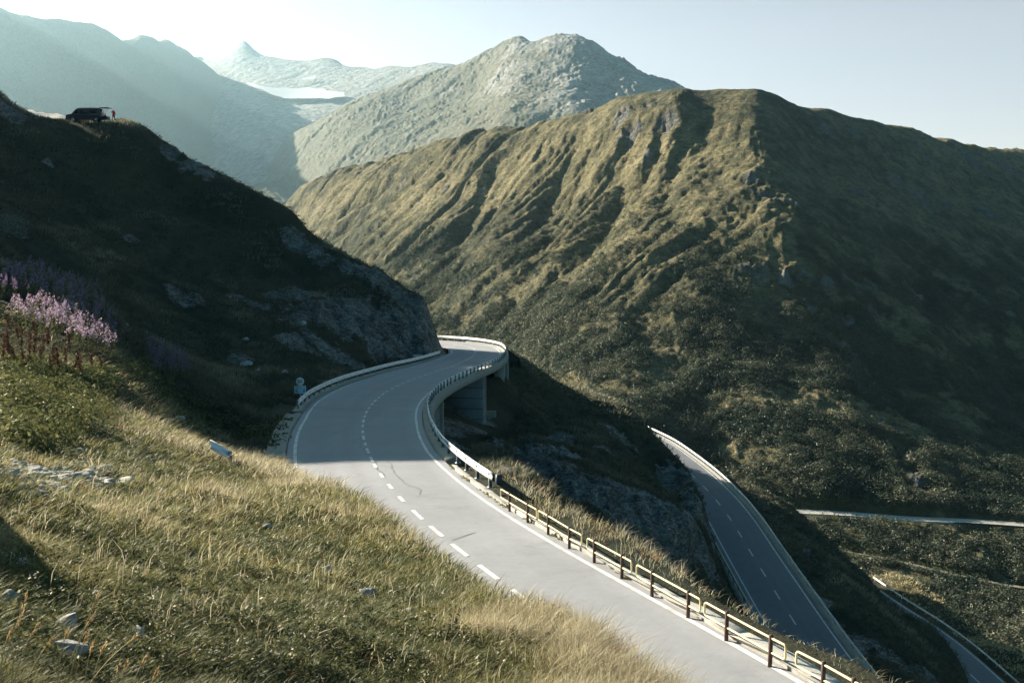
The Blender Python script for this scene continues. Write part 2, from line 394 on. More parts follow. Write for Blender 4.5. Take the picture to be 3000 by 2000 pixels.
road1.R = np.interp(road1.s, [road1.s[road1.at_y(y)] for y in (0, 26, 46, 56, 66, 80, 100, 142)], [2.8, 2.75, 2.75, 3.1, 3.25, 3.5, 3.4, 3.2])
rl2 = [(1853, 1243), (1893, 1264), (1957, 1292), (1991, 1316), (2043, 1354), (2094, 1395), (2162, 1461), (2213, 1524), (2272, 1614), (2357, 1737), (2442, 1860), (2544, 1996)]
A2, G2 = 50., -.04
def offs(q, d):
    q = smooth_path(q, 1.0, 8); tg = np.gradient(q[:, :2], axis=0); tg /= np.linalg.norm(tg, axis=1)[:, None]
    q[:, 0] -= tg[:, 1] * d; q[:, 1] += tg[:, 0] * d; return q
q = [hit(x, y, A2, G2) for x, y in rl2]; q = [q[0] + (q[0] - q[1]) * 1.6] + q + [q[-1] + (q[-1] - q[-2]) * k for k in (1, 2.2, 4)]
road2 = Road(offs(np.array(q), -3.35))     # runs towards the viewer: lateral minus = valley side
rl3 = [(2599, 1744), (2643, 1775), (2676, 1794), (2714, 1817), (2752, 1842), (2810, 1884), (2867, 1932), (2940, 1998)]
A3 = 68.
q = [hit(x, y, A3, 0) for x, y in rl3]; q = [q[0] + (q[0] - q[1]) * 1.5] + q + [q[-1] + (q[-1] - q[-2]) * k for k in (1, 2.5)]
road3 = Road(offs(np.array(q), -3.5))

# ------------------------------------------------------------------ near hillside: survey points (pixel x, y, metres ahead)
NP = """0 2000 4.6;350 2000 5.4;700 2000 6.2;1000 2000 7;1300 2000 7.6;1600 2000 8.1;1960 2040 8.4;0 1850 5.4;500 1850 6.8;900 1850 8;1300 1850 9.3;1600 1870 9.7;1800 1930 9.3;
0 1700 6.6;300 1700 7.8;600 1700 9.3;900 1700 11;1200 1715 12.4;1450 1745 12.6;1650 1830 10.4;0 1550 8.6;300 1550 10.5;600 1550 13;900 1550 15.6;1150 1535 17.5;1300 1655 14.5;
0 1400 13;250 1400 15.5;500 1400 19;700 1420 22;880 1412 26.5;960 1432 23;1050 1460 20.25;0 1250 20;250 1250 24;450 1260 29;640 1330 31;800 1378 29;
0 1100 32;200 1100 37;330 1100 41;440 1190 43;0 1000 41;150 1000 46;300 1030 48;350 1060 48;
870 1270 57;800 1290 56;700 1310 55;600 1260 58;520 1170 60;430 1060 62;850 1210 65;870 1180 71;760 1180 72;650 1130 73;
150 860 57;0 830 56;300 900 62;0 700 90;150 700 99;300 780 99;0 560 116;100 540 121;200 620 117;0 420 128;150 430 131;300 450 134;
400 560 128;550 700 121;420 820 101;520 950 94;600 820 112;650 1000 93;740 1080 86;800 950 103;900 1050 95;1000 950 108;1000 1080 100;1100 1000 112;1100 1055 108;
380 369 146;380 362 152;300 363 147;340 365 148;253 361 146;150 352 146;60 341 158;322 371 141;253 368 140;250 357 150;100 346 152;60 336 172;200 348 165;320 364 141;440 380 145;200 363 139;100 359 137;0 352 133;425 374 147;489 417 146;550 462 145;617 498 144;723 553 143;834 608 141;893 667 139;1000 731 137;1106 786 135;1225 850 132;1272 875 131;1293 899 131;1304 943 130;1312 1000 129;
480 500 140;620 620 131;750 680 130;900 780 127;1050 860 122;1180 930 123;1260 980 124;1200 1035 121;1310 1030 129;
1510 1048 136;1553 1067 139;1608 1105 143;1663 1135 148;1765 1173 158;1795 1190 160;1853 1240 158;1893 1272 150;1908 1288 146;1957 1325 138;1996 1344 133;2018 1377 128;2032 1412 122;2041 1440 118;2064 1522 104;
1450 1110 125;1480 1120 130;1400 1190 107;1360 1240 95;1420 1240 104;1480 1200 115;1310 1290 78;1360 1310 82;1600 1200 130;1700 1250 126;1800 1300 122;1550 1150 130;
1500 1300 92;1600 1320 92;1700 1350 93;1800 1380 95;1900 1370 112;1450 1370 76;1540 1420 72;1650 1450 74;1760 1460 80;1850 1480 84;1950 1480 92;2060 1570 92;2075 1600 90;
1850 1560 76;1950 1600 80;2030 1640 82;1980 1690 78;1850 1640 70;2080 1700 85;2150 1790 85"""
NC = []
for e in NP.replace('\n', '').split(';'):
    a = [float(k) for k in e.split()]; NC.append(P(*a))
NW = [(-3, -2, -1.9), (3, -2, -4), (-8, 0, 1.8), (-14, 8, 2.6), (-24, 12, 6.5), (-36, 24, 8), (-60, 40, 12), (-44, 48, 3.5), (-30, 34, 3.5), (-52, 58, 5.5),
      (-36, 64, -3), (-44, 72, 2), (-50, 74, 5), (-60, 76, 9.5), (-53, 85, 12), (-61, 88, 23), (-69, 94, 28), (-76, 104, 31), (-80, 120, 31), (-79, 138, 27), (-87, 147, 30), (-97, 160, 28),
      (-78, 62, 14), (-95, 66, 16), (-110, 90, 22), (-110, 130, 20), (-74, 172, 12.6), (-60, 175, -3), (-44, 164, -16), (-48, 190, -22), (-30, 180, -18),
      (-70, 215, -12), (-20, 215, -45), (0, 200, -50), (20, 190, -48), (-100, 200, 10), (-90, 187, 10), (-33, 152, -16), (-20, 148, -19), (-8, 172, -32)]
def lat_pts(rd, y, offs_):
    i = rd.at_y(y)
    for o, dz in offs_:
        q = rd.c[i].copy(); q[:2] += rd.n[i] * o; q[2] += dz; NW.append(tuple(q))
for y in (6, 12, 18, 24): lat_pts(road1, y, ((3.6, 0), (4.6, -.2), (5.6, -1.3), (8, -4.6), (11, -8.2), (17, -14.5), (27, -24), (36, -31)))
for y in (30, 36, 43): lat_pts(road1, y, ((3.6, 0), (5.4, -.3), (7, -1.3), (10, -4.6), (17, -11.5), (27, -21), (36, -28)))
for y, a in ((34, 2.0), (38, 1.0), (43, .3)): lat_pts(road1, y, ((-5.2, a),))
for y in (50, 57): lat_pts(road1, y, ((3.2, 0), (-4.5, 0), (5, -3.5), (9, -7.5), (15, -12)))
for y in (66, 76, 88, 100, 112): lat_pts(road1, y, ((-5.5, 0), (4.5, -6.0), (0, -4.0)))
for y in (66, 76): lat_pts(road1, y, ((10, -10),))
for y in (122, 130, 138): lat_pts(road1, y, ((-3.5, 0), (3.5, -1.5), (0, 0)))
for k in (-70, -50, -30, -12): 
    q = road1.c[k]; n = road1.n[k]
    for o, dz in ((-8, 2), (-3, 0), (3, 0), (9, -5), (25, -20)): NW.append((q[0] + n[0] * o, q[1] + n[1] * o, q[2] + dz))
for y in (62, 80, 95, 110, 125, 140, 155): lat_pts(road2, y, ((3.8, 0), (5.5, -1.0), (0, 0), (-4, 0), (-7.5, -.6), (-13, -3.4), (-20, -9.5), (-30, -17)))
for y in (62, 80, 95): lat_pts(road2, y, ((12, 6), (8, 2.5)))
for y in (110, 125): lat_pts(road2, y, ((9, 2), (14, 10)))
for y in (165, 175): lat_pts(road2, y, ((5, 1.5), (0, 0), (-4, 0), (-9, -4), (-20, -14)))
for y in (125, 145, 165, 180): lat_pts(road3, y, ((6, 1.5), (0, 0), (-4.5, 0), (-9, .3), (-12.5, -.3), (-17, -5), (-26, -17), (-42, -36)))
NW += [(60, 60, -52), (75, 90, -66), (100, 130, -95), (120, 180, -120), (90, 240, -125), (40, 240, -100), (40, 60, -42), (20, 20, -22), (40, 20, -34), (60, 20, -46), (12, 0, -12), (26, 0, -22), (8, -8, -7.8)]
Tn = TPS(np.array(NC + NW), k=2.0, lam=4e-4)
# rock and bare-earth patches (pixel x, y, radius)
def patches(txt, H, d0, d1):
    out = []
    for e in txt.replace('\n', '').split(';'):
        x, y, r = [float(k) for k in e.split()]; q = cast(x, y, H, d0, d1); out.append((*q, r * q[1] / F))
    return np.array(out)
ROCK = patches("""880 860 60;960 920 90;1060 960 100;1150 1000 80;1240 980 70;1280 930 50;1290 1000 45;1020 900 60;1100 930 60;760 900 35;800 860 30;700 880 25;930 1010 40;1000 1060 60;860 1020 55;540 870 45;500 440 28;560 480 35;600 505 25;
890 720 45;950 760 40;1130 830 50;1200 880 50;1040 790 40;10 320 50;40 345 20;700 1060 30;380 700 18;140 480 14;860 950 40;
1400 1260 40;1350 1300 45;1640 1290 40;1810 1270 40;1600 1380 70;1700 1420 80;1800 1450 90;1900 1480 90;1980 1520 80;2030 1570 60;2050 1520 50;1650 1330 60;1560 1330 50;1850 1560 70;1950 1600 60;1700 1500 60;1740 1450 90;1850 1520 90;1620 1430 70;1950 1560 80;2020 1530 70;1480 1370 30;1980 1440 50;1760 1300 25;
2400 1760 30;2440 1830 30;2540 1880 45;2620 1930 50;2500 1900 40;2700 1970 40;2370 1615 18;1450 1310 30;1330 1190 60;1300 1255 50;1400 1215 45;1360 1250 50;1540 1290 25""", Tn, 40, 230)
BARE = patches("60 1375 150;200 1395 120;40 1430 110;300 1400 60;560 1560 30;1000 1690 30;1480 1760 60;2000 1960 60;1880 1900 40;640 1010 20;30 1640 40", Tn, 4, 60)
BR0, BR1 = road1.at_y(52), road1.at_y(137)       # the stretch carried on a wall and a bridge
def blob(X, Y, B, soft=1.0):
    m = np.zeros(X.shape)
    for bx, by, bz, r in B:
        d2 = ((X - bx) ** 2 + (Y - by) ** 2) / (r * soft) ** 2; m = np.maximum(m, np.exp(-d2))
    return m
def Hn(X, Y, full=False):
    X = np.asarray(X, float); Y = np.asarray(Y, float); sh = X.shape; X = X.ravel(); Y = Y.ravel()
    h = Tn(X, Y); r = np.hypot(X, Y)
    l1, i1 = road1.near(X, Y); l2, i2 = road2.near(X, Y); l3, i3 = road3.near(X, Y)
    e1 = np.maximum(l1 - road1.R[i1], -l1 - road1.L[i1]); e2 = np.abs(l2) - 3.4; e3 = np.abs(l3) - 3.6
    e = np.minimum(np.minimum(np.abs(e1) * (e1 > 0), np.abs(e2) * (e2 > 0)), np.abs(e3) * (e3 > 0))
    h = h + (1.5 + .7 * fbm(X / 1.5, Y / 1.5, 2.0, 2)) * np.exp(-((X + 8.9) / 2.3) ** 2 - ((Y - 9.9) / 2.4) ** 2)  # unseen mound left of the frame, added to shade the near corner
    free = sst(.5, 3.5, e)
    rock = blob(X, Y, ROCK, 1.35); bare = blob(X, Y, BARE)
    far = sst(42, 60, r)
    plateau = np.exp(-(((X + 62) / 14) ** 2 + ((Y - 147) / 12) ** 2) ** 2)
    amp = free * (far * .75 + (1 - far) * .22) * (1 - .85 * plateau)
    h = h + amp * (fbm(X / 14, Y / 14, 1.0, 4) * 1.1 * far + fbm(X / 2.6, Y / 2.6, 5.0, 4) * (.32 + .2 * far) + (1 - far) * fbm(X / .7, Y / .7, 9.0, 3) * .22)
    rr = np.clip(rock * 1.3, 0, 1) * free
    h = h + rr * ((ridged(X / 5.5 + .3 * h / 5, Y / 5.5, h / 7.0, 5) - 1.1) * 1.05 + (ridged(X / 1.7, Y / 1.7, h / 2.0, 3) - .8) * .28)
    # roads: cut and fill
    for l, i, ee, rd in ((l1, i1, e1, road1), (l2, i2, e2, road2), (l3, i3, e3, road3)):
        t = rd.c[i, 2] - .22
        w = 1 - sst(.5, 4.0, ee)
        if rd is road1:
            br = (i > BR0) & (i < BR1); wl = np.where(l < 0, np.where(rd.c[i, 1] < 45, 1 - sst(.45, 1.25, ee), w), 1 - sst(1.4, 3.2, ee))
            hb = np.where(l > -rd.L[i], np.minimum(h, t - 2.2), h * (1 - w) + t * w)
            hb = np.where(l > -rd.L[i] , hb, h * (1 - w) + t * w)
            h = np.where(br & (ee < 3), np.where(ee < .5, np.minimum(hb, t - .9), hb), h * (1 - wl) + t * wl)
        else: h = h * (1 - w) + t * w
    if full: return h.reshape(sh), rock.reshape(sh), bare.reshape(sh), e.reshape(sh), r.reshape(sh)
    return h.reshape(sh)
def polar_grid(az, rr):
    A, Rr = np.meshgrid(az, rr, indexing='ij'); X = Rr * np.sin(A); Y = Rr * np.cos(A)
    n, m = A.shape; i = np.arange(n * m).reshape(n, m)
    f = np.stack([i[:-1, :-1], i[1:, :-1], i[1:, 1:], i[:-1, 1:]], -1).reshape(-1, 4)
    return X, Y, f
az = np.radians(np.r_[np.arange(-84, -31, .6), np.arange(-31, 31, .085), np.arange(31, 75, .8)])
X, Y, f = polar_grid(az, np.geomspace(2.2, 250, 900))
h, rock, bare, e, r = Hn(X, Y, True)
hue = np.clip(.35 + .9 * fbm(X / 11, Y / 11, 3.0, 4), 0, 1)
v = np.stack([X, Y, h], -1).reshape(-1, 3)
ground = mesh_obj('hillside_ground', v, f, M['hillside'], smooth=True, attrs=dict(rock=rock.ravel(), bare=bare.ravel(), hue=hue.ravel()))
tag(ground, 'steep near hillside of turf, earth and outcropping rock around the pass road', 'hillside', kind='structure')
Tn_h = Hn
# ------------------------------------------------------------------ far mountains
def behind(C, n):
    out = []
    for q in C[:n]:
        px, py = pix(*q); px, py = float(px), float(py)
        out += [P(px, py + 60, q[1] * 1.08), P(px, py + 160, q[1] * 1.22)]
    return out
def ctrl(txt, k=1.0):
    return [P(a[0], a[1], a[2] * k) for a in ([float(q) for q in e.split()] for e in txt.replace('\n', '').split(';'))]
MC = ctrl("""2000 257 1000;2110 262 1000;2215 262 990;2285 283 1010;2430 318 1065;2553 350 1110;2660 372 1155;2790 405 1210;2910 433 1260;3000 443 1290;3400 560 1450;
1900 270 1030;1808 285 1060;1663 336 1110;1595 349 1140;1475 371 1198;1415 381 1230;1353 393 1260;1255 417 1320;1128 455 1420;1000 493 1530;900 535 1600;850 580 1650;
2060 420 915;2160 430 885;2190 520 825;2230 600 765;2290 680 722;2130 700 725;2000 600 790;2000 480 860;
1850 420 950;1700 450 1000;1500 480 1080;1300 520 1150;1150 560 1230;1000 600 1330;900 640 1400;
1800 600 850;1600 640 880;1400 700 900;1200 720 980;1050 720 1080;1950 760 700;1700 800 720;1500 850 760;1300 850 850;1100 800 970;
2400 480 930;2600 480 1015;2800 560 1050;3000 560 1130;2400 600 815;2600 600 905;2800 630 965;3000 650 1030;2400 740 715;2600 740 790;2800 750 865;3000 760 940;
2300 850 665;2500 850 700;2700 850 770;3000 850 870;2150 800 680;2050 900 635;1800 950 620;1600 980 640;1400 980 710;1250 940 790;
2300 1000 612;2500 1000 632;2750 1000 680;3000 1000 755;2200 1120 545;2400 1120 558;2650 1120 622;3000 1120 725;
2000 1100 560;1800 1120 545;1600 1120 570;1500 1050 640;2200 1250 495;2400 1250 503;2700 1250 552;3000 1250 640;2000 1280 480;2400 1380 450;2700 1380 470;3000 1380 525;2300 1440 435;
2310 1497 425;2500 1505 426;2700 1517 427;3000 1535 430;2320 1525 418;2700 1548 420;3000 1565 422;2450 1610 395;2700 1655 385;3000 1720 374;2450 1640 385;2700 1690 374;3000 1750 362;
2600 1720 360;2800 1780 345;3000 1850 330;2700 1850 320;3000 2000 290;1850 1240 470;3300 1300 600;3400 900 950;3400 1600 420""")
MW = [(-400, 1300, -190), (-300, 1000, -190), (-250, 700, -200), (-100, 450, -190), (0, 300, -190), (100, 250, -170), (-520, 1600, -250), (-420, 2000, -220), (-600, 1900, -300), (-330, 1450, -60)]
Tm = TPS(np.array(MC + behind(MC, 21) + MW), k=2.5, lam=2e-4)
GUL = """1325 425 1265 445 1215 480 1120 540 1040 595 960 650|1560 400 1515 425 1450 465 1440 520 1390 590 1320 680 1230 770|1700 375 1685 420 1655 470 1580 600 1500 700 1390 810|1748 380 1732 430 1700 490 1640 590 1590 690 1480 800|
1240 490 1170 560 1085 610 990 665|1405 600 1340 660 1270 730|1835 400 1830 500 1790 620 1720 720 1600 850|1935 320 1925 420 1885 480 1870 560|1130 640 1060 690 980 730|1480 520 1440 600 1380 660 1300 780|2010 330 1990 420 1960 500 1930 620|1290 640 1200 710 1110 770"""
GL = []
for g in GUL.replace('\n', '').split('|'):
    a = [float(k) for k in g.split()]; q = np.array([cast(a[i], a[i + 1], Tm, 350, 1900) for i in range(0, len(a), 2)]); GL.append(smooth_path(q, 6, 6))
# the narrow road and the footpath cut across the foot of the mountain
vr = smooth_path(np.array([cast(x, y, Tm, 350, 700) for x, y in ((2250, 1494), (2310, 1498), (2420, 1502), (2530, 1508), (2640, 1519), (2720, 1523), (2830, 1526), (2920, 1531), (3000, 1538), (3150, 1550))]), 2, 30)
vp = smooth_path(np.array([cast(x, y, Tm, 350, 700) for x, y in ((2400, 1605), (2450, 1612), (2560, 1630), (2680, 1655), (2780, 1680), (2880, 1703), (3000, 1722), (3150, 1745))]), 2, 20)
def dist_line(X, Y, ln):
    d = np.full(X.shape, 1e9); k = np.zeros(X.shape, int); l = ln[:, :2].astype(np.float32)
    for i in range(0, len(X), 30000):
        j = slice(i, i + 30000); D = (X[j, None].astype(np.float32) - l[:, 0]) ** 2 + (Y[j, None].astype(np.float32) - l[:, 1]) ** 2
        k[j] = D.argmin(1); d[j] = np.sqrt(D.min(1))
    return d, k
MR = patches("""2170 790 30;2230 800 35;2300 815 35;2370 810 35;2430 825 35;2500 835 40;2560 850 35;2250 570 40;2330 600 45;2400 640 40;2200 530 30;2340 520 30;2520 560 40;2640 540 40;2700 580 50;2760 590 30;2900 620 40;2380 900 25;2460 1000 25;2500 1040 25;2540 1080 20;2480 930 30;2560 920 35;2680 860 40;2880 880 30;2950 920 30;2420 380 45;2500 385 40;2700 440 50;2850 470 60;2950 490 50;
1900 300 25;1980 280 20;1720 330 20;1820 340 40;1950 340 40;1300 560 20;1350 500 25;1180 530 15;2590 1290 22;2630 1330 30;2660 1375 34;2690 1415 36;2710 1440 26;2360 1310 20;1650 700 10;1850 380 40;1900 420 30""", Tm, 350, 1400)
def Hm(X, Y, full=False):
    X = np.asarray(X, float); Y = np.asarray(Y, float); sh = X.shape; X = X.ravel(); Y = Y.ravel()
    h = Tm(X, Y)
    px, py = pix(X, Y, h)
    lit = sst(2350, 1900, px) * sst(1000, 700, py)
    amp = sst(330, 500, np.hypot(X, Y))
    # rills run straight down the fall line of the left flank
    c = (.80 * X - .60 * Y); dn = (.60 * X + .80 * Y)
    wob = 26 * fbm(X / 140, Y / 140, 2.0, 3)
    rill = ridged((c + wob) / 44, dn / 520, 4.0, 2) - .75
    rill2 = ridged((c + wob * .8) / 17, dn / 260, 8.0, 2) - .75
    h = h - amp * sst(300, 400, py) * (8.5 * np.clip(rill, -.2, 2) * (.2 + .8 * lit) + 3.0 * np.clip(rill2, -.2, 2) * (.3 + .7 * lit))
    crestf = .4 + .6 * sst(330, 420, py)
    h = h + amp * crestf * (fbm(X / 110, Y / 110, 6.0, 5) * 3.5 + fbm(X / 24, Y / 24, 11.0, 4) * 2.2 + fbm(X / 7, Y / 7, 13.0, 3) * 1.3)
    for g in GL:
        lo = g[:, :2].min(0) - 60; hi = g[:, :2].max(0) + 60; m = np.where((X > lo[0]) & (X < hi[0]) & (Y > lo[1]) & (Y < hi[1]))[0]
        if len(m):
            d, k = dist_line(X[m], Y[m], g); t = k / len(g); dep = 12 * np.sin(np.pi * np.clip(t * .97, 0, 1)) ** .9
            wd = 11 + 8 * t; h[m] -= dep * (.55 * np.exp(-(d / wd) ** 2) + .75 * np.exp(-d / wd * 1.6))
    rock = blob(X, Y, MR, 1.25) * .9
    h = h + rock * (ridged(X / 22, Y / 22, h / 30, 4) - 1) * 7 * amp
    dr, kr = dist_line(X, Y, vr); w = 1 - sst(2.6, 9, dr); h = h * (1 - w) + (vr[kr, 2] - .15) * w
    dp, kp = dist_line(X, Y, vp); w = 1 - sst(1.2, 4, dp); h = h * (1 - w) + vp[kp, 2] * w
    if full: return h.reshape(sh), rock.reshape(sh), np.minimum(dr - 7.0, dp - 3.5).reshape(sh)
    return h.reshape(sh)
X, Y, f = polar_grid(np.radians(np.r_[np.arange(-15, 29.5, .065), np.arange(29.5, 45, .5)]), np.geomspace(270, 1900, 560))
h, rock, _ = Hm(X, Y, True)
def shrub_density(X, Y, h):
    d = sst(20, -75, h) * (.08 + .92 * sst(-.10, .20, fbm(X / 52, Y / 52, 21.0, 5, gain=.62) + .26 * sst(-40, -110, h)))
    return np.clip(d * 1.15, 0, 1)
sd = shrub_density(X.ravel(), Y.ravel(), h.ravel())
mtn = mesh_obj('mountain', np.stack([X, Y, h], -1).reshape(-1, 3), f, M['mountain_turf'], smooth=True, attrs=dict(rock=rock.ravel(), shrub=sd))
tag(mtn, 'broad grassy mountain with gullied sunny flank and dark shaded flank across the valley', 'mountain', kind='structure')
# rocky peak behind it
KP, KB, KL = 1.9, 1.8, 3.6
PC = ctrl("""700 560 2300;830 418 2900;900 378 2900;1000 322 2900;1100 274 2880;1200 234 2860;1280 208 2840;1344 189 2820;1404 160 2780;1472 125 2700;1538 106 2640;1557 123 2600;1590 112 2580;1625 98 2560;1663 106 2550;1689 102 2540;1744 128 2520;1778 151 2510;1821 170 2490;1885 213 2450;1970 236 2400;2000 255 2380;2200 330 2350;2600 480 2300;
1200 300 2550;1400 260 2450;1600 230 2250;1750 260 2200;1300 380 2100;1100 430 2150;950 490 2200;1500 340 1950;1700 350 1900;860 520 2300;830 590 2050;1880 300 2150""", KP)
PW = [(300, 1900, 60), (-300, 1900, 10), (-450, 1900, 30), (100, 1700, 0), (800, 2300, 50), (-600, 4600, 200)]
Tp = TPS(np.array(PC + behind(PC, 24) + [tuple(np.array(q) * KP) for q in PW]), k=3, lam=1e-4)
def bigmesh(name, T, az, rr, a1, a2, mat, gr, lbl, lam=1.0, seed=0, strk=0.0):
    X, Y, f = polar_grid(np.radians(az), rr); h = T(X, Y)
    r = np.hypot(X, Y)
    nz = ridged(X / (180 * lam) + .2 * h / 180, Y / (180 * lam), h / 240 + seed, 5) - 1.15
    n2 = fbm(X / (45 * lam), Y / (45 * lam), h / 60 + seed, 5)
    cc = (.86 * X - .5 * Y); dd = (.5 * X + .86 * Y)
    h = h + a1 * nz + a2 * n2 - strk * np.clip(ridged((cc + 40 * n2) / 95, dd / 900, seed + 4.0, 3) - .9, -.3, 2)
    px, py = pix(X, Y, h)
    g = gr(px, py)
    o = mesh_obj(name, np.stack([X, Y, h], -1).reshape(-1, 3), f, M[mat], smooth=True, attrs=dict(rock=g.ravel()))
    return tag(o, lbl, 'mountain', kind='structure'), (X, Y, h)
bigmesh('mountain', Tp, np.r_[np.arange(-16, 22, .06)], np.geomspace(1500, 4700, 420) * KP, 5, 4, 'mountain_rock', lambda x, y: .34 - .40 * sst(250, 420, y) + .25 * sst(1300, 1700, x), 'pale rocky double-topped peak standing behind the grassy mountain', .7, strk=15)
# back ridge with its pointed horn and the snow field below
BC = ctrl("""500 200 6300;553 180 6200;578 176 6100;589 166 6050;604 183 6000;638 164 5950;676 153 5900;700 130 5870;714 121 5850;730 130 5850;761 162 5800;808 172 5750;868 183 5700;914 181 5650;974 176 5600;1000 187 5550;1013 200 5500;1085 204 5300;1106 213 5250;1130 203 5200;1157 196 5150;1204 204 5100;1230 196 5050;1255 189 5000;1293 187 4950;1360 200 4900;1500 300 4900;
640 230 5200;720 250 4900;800 240 4900;900 235 4900;1000 245 4700;1200 260 4400;720 275 4500;850 300 4300;1000 300 4200;800 340 3800;840 400 3300;700 340 4000;950 340 3800""", KB)
Tb = TPS(np.array(BC + behind(BC, 26) + [tuple(np.array(q) * KB) for q in [(-2200, 7200, 700), (-1200, 7000, 600), (0, 6500, 500), (-600, 2900, 0), (-1500, 4000, 100)]]), k=3, lam=1e-5)
_, (bX, bY, bh) = bigmesh('mountain', Tb, np.arange(-20.5, -3, .05), np.geomspace(3100, 6900, 320) * KB, 4, 3, 'mountain_rock', lambda x, y: .8 + 0 * x, 'hazy far ridge with a pointed horn at the head of the valley', 1.6, 3.0, strk=9)
def inside(px, py, poly):
    ins = np.zeros(px.shape, bool); n = len(poly)
    for k in range(n):
        (x0, y0), (x1, y1) = poly[k], poly[(k + 1) % n]
        c = ((y0 > py) != (y1 > py)) & (px < (x1 - x0) * (py - y0) / (y1 - y0 + 1e-9) + x0); ins ^= c
    return ins
gX, gY, gf = polar_grid(np.radians(np.arange(-16.5, -8.5, .02)), np.geomspace(5600, 11800, 500)); gh = Tb(gX, gY)
px, py = pix(gX, gY, gh); wv = 6 * fbm(px / 40, py / 12, 3.0, 4)
ic = inside(px + wv, py + wv * .6, [(715, 252), (760, 266), (820, 273), (900, 271), (1010, 286), (1012, 300), (930, 306), (830, 303), (785, 290), (745, 273)]) | inside(px + wv, py + wv * .4, [(880, 243), (930, 236), (925, 242), (890, 250)])
ic = ic.ravel(); keep = ic[gf].all(1)
gv = np.stack([gX, gY, gh + 40], -1).reshape(-1, 3); used = np.unique(gf[keep]); mp = np.zeros(len(gv), int); mp[used] = np.arange(len(used))
if len(used): tag(mesh_obj('glacier', gv[used], mp[gf[keep]], M['glacier_ice'], smooth=True), 'white snow field below the far ridge', 'glacier', kind='structure')
# left mountain, in its own shade
LC = ctrl("""-900 -300 1350;-400 -180 1400;-150 -60 1450;0 21 1500;40 45 1520;70 44 1540;100 55 1560;149 52 1600;183 55 1640;225 66 1700;264 68 1760;319 94 1850;349 119 1900;378 115 1960;404 103 2020;438 106 2090;459 121 2140;493 115 2230;510 136 2290;527 137 2340;553 162 2440;578 176 2550;638 242 2800;700 270 2900;791 293 3000;
860 340 2900;870 408 2600;870 470 2300;868 540 2000;866 610 1750;850 700 1500;
700 380 2350;740 480 1950;720 600 1600;560 300 2050;600 400 1850;620 520 1600;400 250 1700;400 400 1480;450 550 1350;200 200 1500;200 330 1350;200 480 1220;0 200 1330;0 350 1200;0 550 1100;-500 200 1150;-900 300 1000""", KL)
Tl = TPS(np.array(LC + behind(LC, 25) + [tuple(np.array(q) * KL) for q in [(-1100, 1900, 300), (-1300, 2400, 350), (-1500, 1700, 330), (-1100, 3000, 300), (-2500, 1500, 100), (-2300, 3000, 200), (-300, 1500, -60), (-150, 1000, -170), (-300, 700, -150), (-1000, 700, 0)]]), k=3, lam=2e-4)
bigmesh('mountain', Tl, np.r_[np.arange(-60, -29, .5), np.arange(-29, -10.5, .07)], np.geomspace(700, 3400, 420) * KL, 9, 6, 'mountain_rock', lambda x, y: -.15 + 0 * x, 'long hazy mountain slope in backlit shade above the van', 1.4, 9.0)
# valley floor far below, so nothing ends in a void
th = np.linspace(0, 2 * np.pi, 49)[:-1]
g = MB(); rings = (10, 400, 2000, 6000, 14000); V = [[0, 0, -330]]
for r_ in rings:
    for a in th: V.append([r_ * math.cos(a), r_ * math.sin(a) + 500, -330])
q = [[1 + i * 48 + j, 1 + i * 48 + (j + 1) % 48, 1 + (i + 1) * 48 + (j + 1) % 48, 1 + (i + 1) * 48 + j] for i in range(4) for j in range(48)]
vf = mesh_obj('valley_ground', np.array(V), [np.array(q), np.array([[0, 1 + j, 1 + (j + 1) % 48] for j in range(48)])], M['mountain_turf'], attrs=dict(rock=np.zeros(len(V)), shrub=np.ones(len(V))))
tag(vf, 'valley floor far below the roads', 'ground', kind='structure')
# ------------------------------------------------------------------ carriageways and paint
def ribbon(rd, a, b, dz, i0=0, i1=None, n=7):
    """surface between lateral offsets a..b (arrays or numbers)"""
    a = np.broadcast_to(a, (len(rd.c),)); b = np.broadcast_to(b, (len(rd.c),)); i1 = len(rd.c) if i1 is None else i1
    t = np.linspace(0, 1, n); rows = np.stack([rd.off(a + (b - a) * k, dz, i0, i1) for k in t], 1)
    m = i1 - i0; i = np.arange(m * n).reshape(m, n)
    return rows.reshape(-1, 3), np.stack([i[:-1, :-1], i[:-1, 1:], i[1:, 1:], i[1:, :-1]], -1).reshape(-1, 4), np.tile(t, (m, 1)).ravel()
def slab(rd, a, b, z0, z1, i0=0, i1=None, wob=None):
    a = np.broadcast_to(a, (len(rd.c),)); b = np.broadcast_to(b, (len(rd.c),)); i1 = len(rd.c) if i1 is None else i1
    A, B = rd.off(a, 0, i0, i1), rd.off(b, 0, i0, i1)
    z0 = np.broadcast_to(z0, (len(rd.c),))[i0:i1]; z1 = np.broadcast_to(z1, (len(rd.c),))[i0:i1]
    def up(p, z): q = p.copy(); q[:, 2] += z; return q
    return np.stack([up(A, z0), up(A, z1), up(B, z1), up(B, z0)], 1)
def carriageway(rd, mat, lbl, l, r, lo=None, hi=None):
    v, f, t = ribbon(rd, -l, r, 0, lo or 0, hi, 13)
    tr = np.exp(-((t - .22) / .06) ** 2) + np.exp(-((t - .40) / .06) ** 2) + np.exp(-((t - .62) / .06) ** 2) + np.exp(-((t - .80) / .06) ** 2)
    o = mesh_obj('road', v, f, M[mat], smooth=True, attrs=dict(track=tr)); return tag(o, lbl, 'road', kind='structure')
def stripe(rd, a, w, i0, i1, dz=.012):
    v, f, _ = ribbon(rd, np.asarray(a) - w / 2, np.asarray(a) + w / 2, dz, i0, i1, 2); return v, f
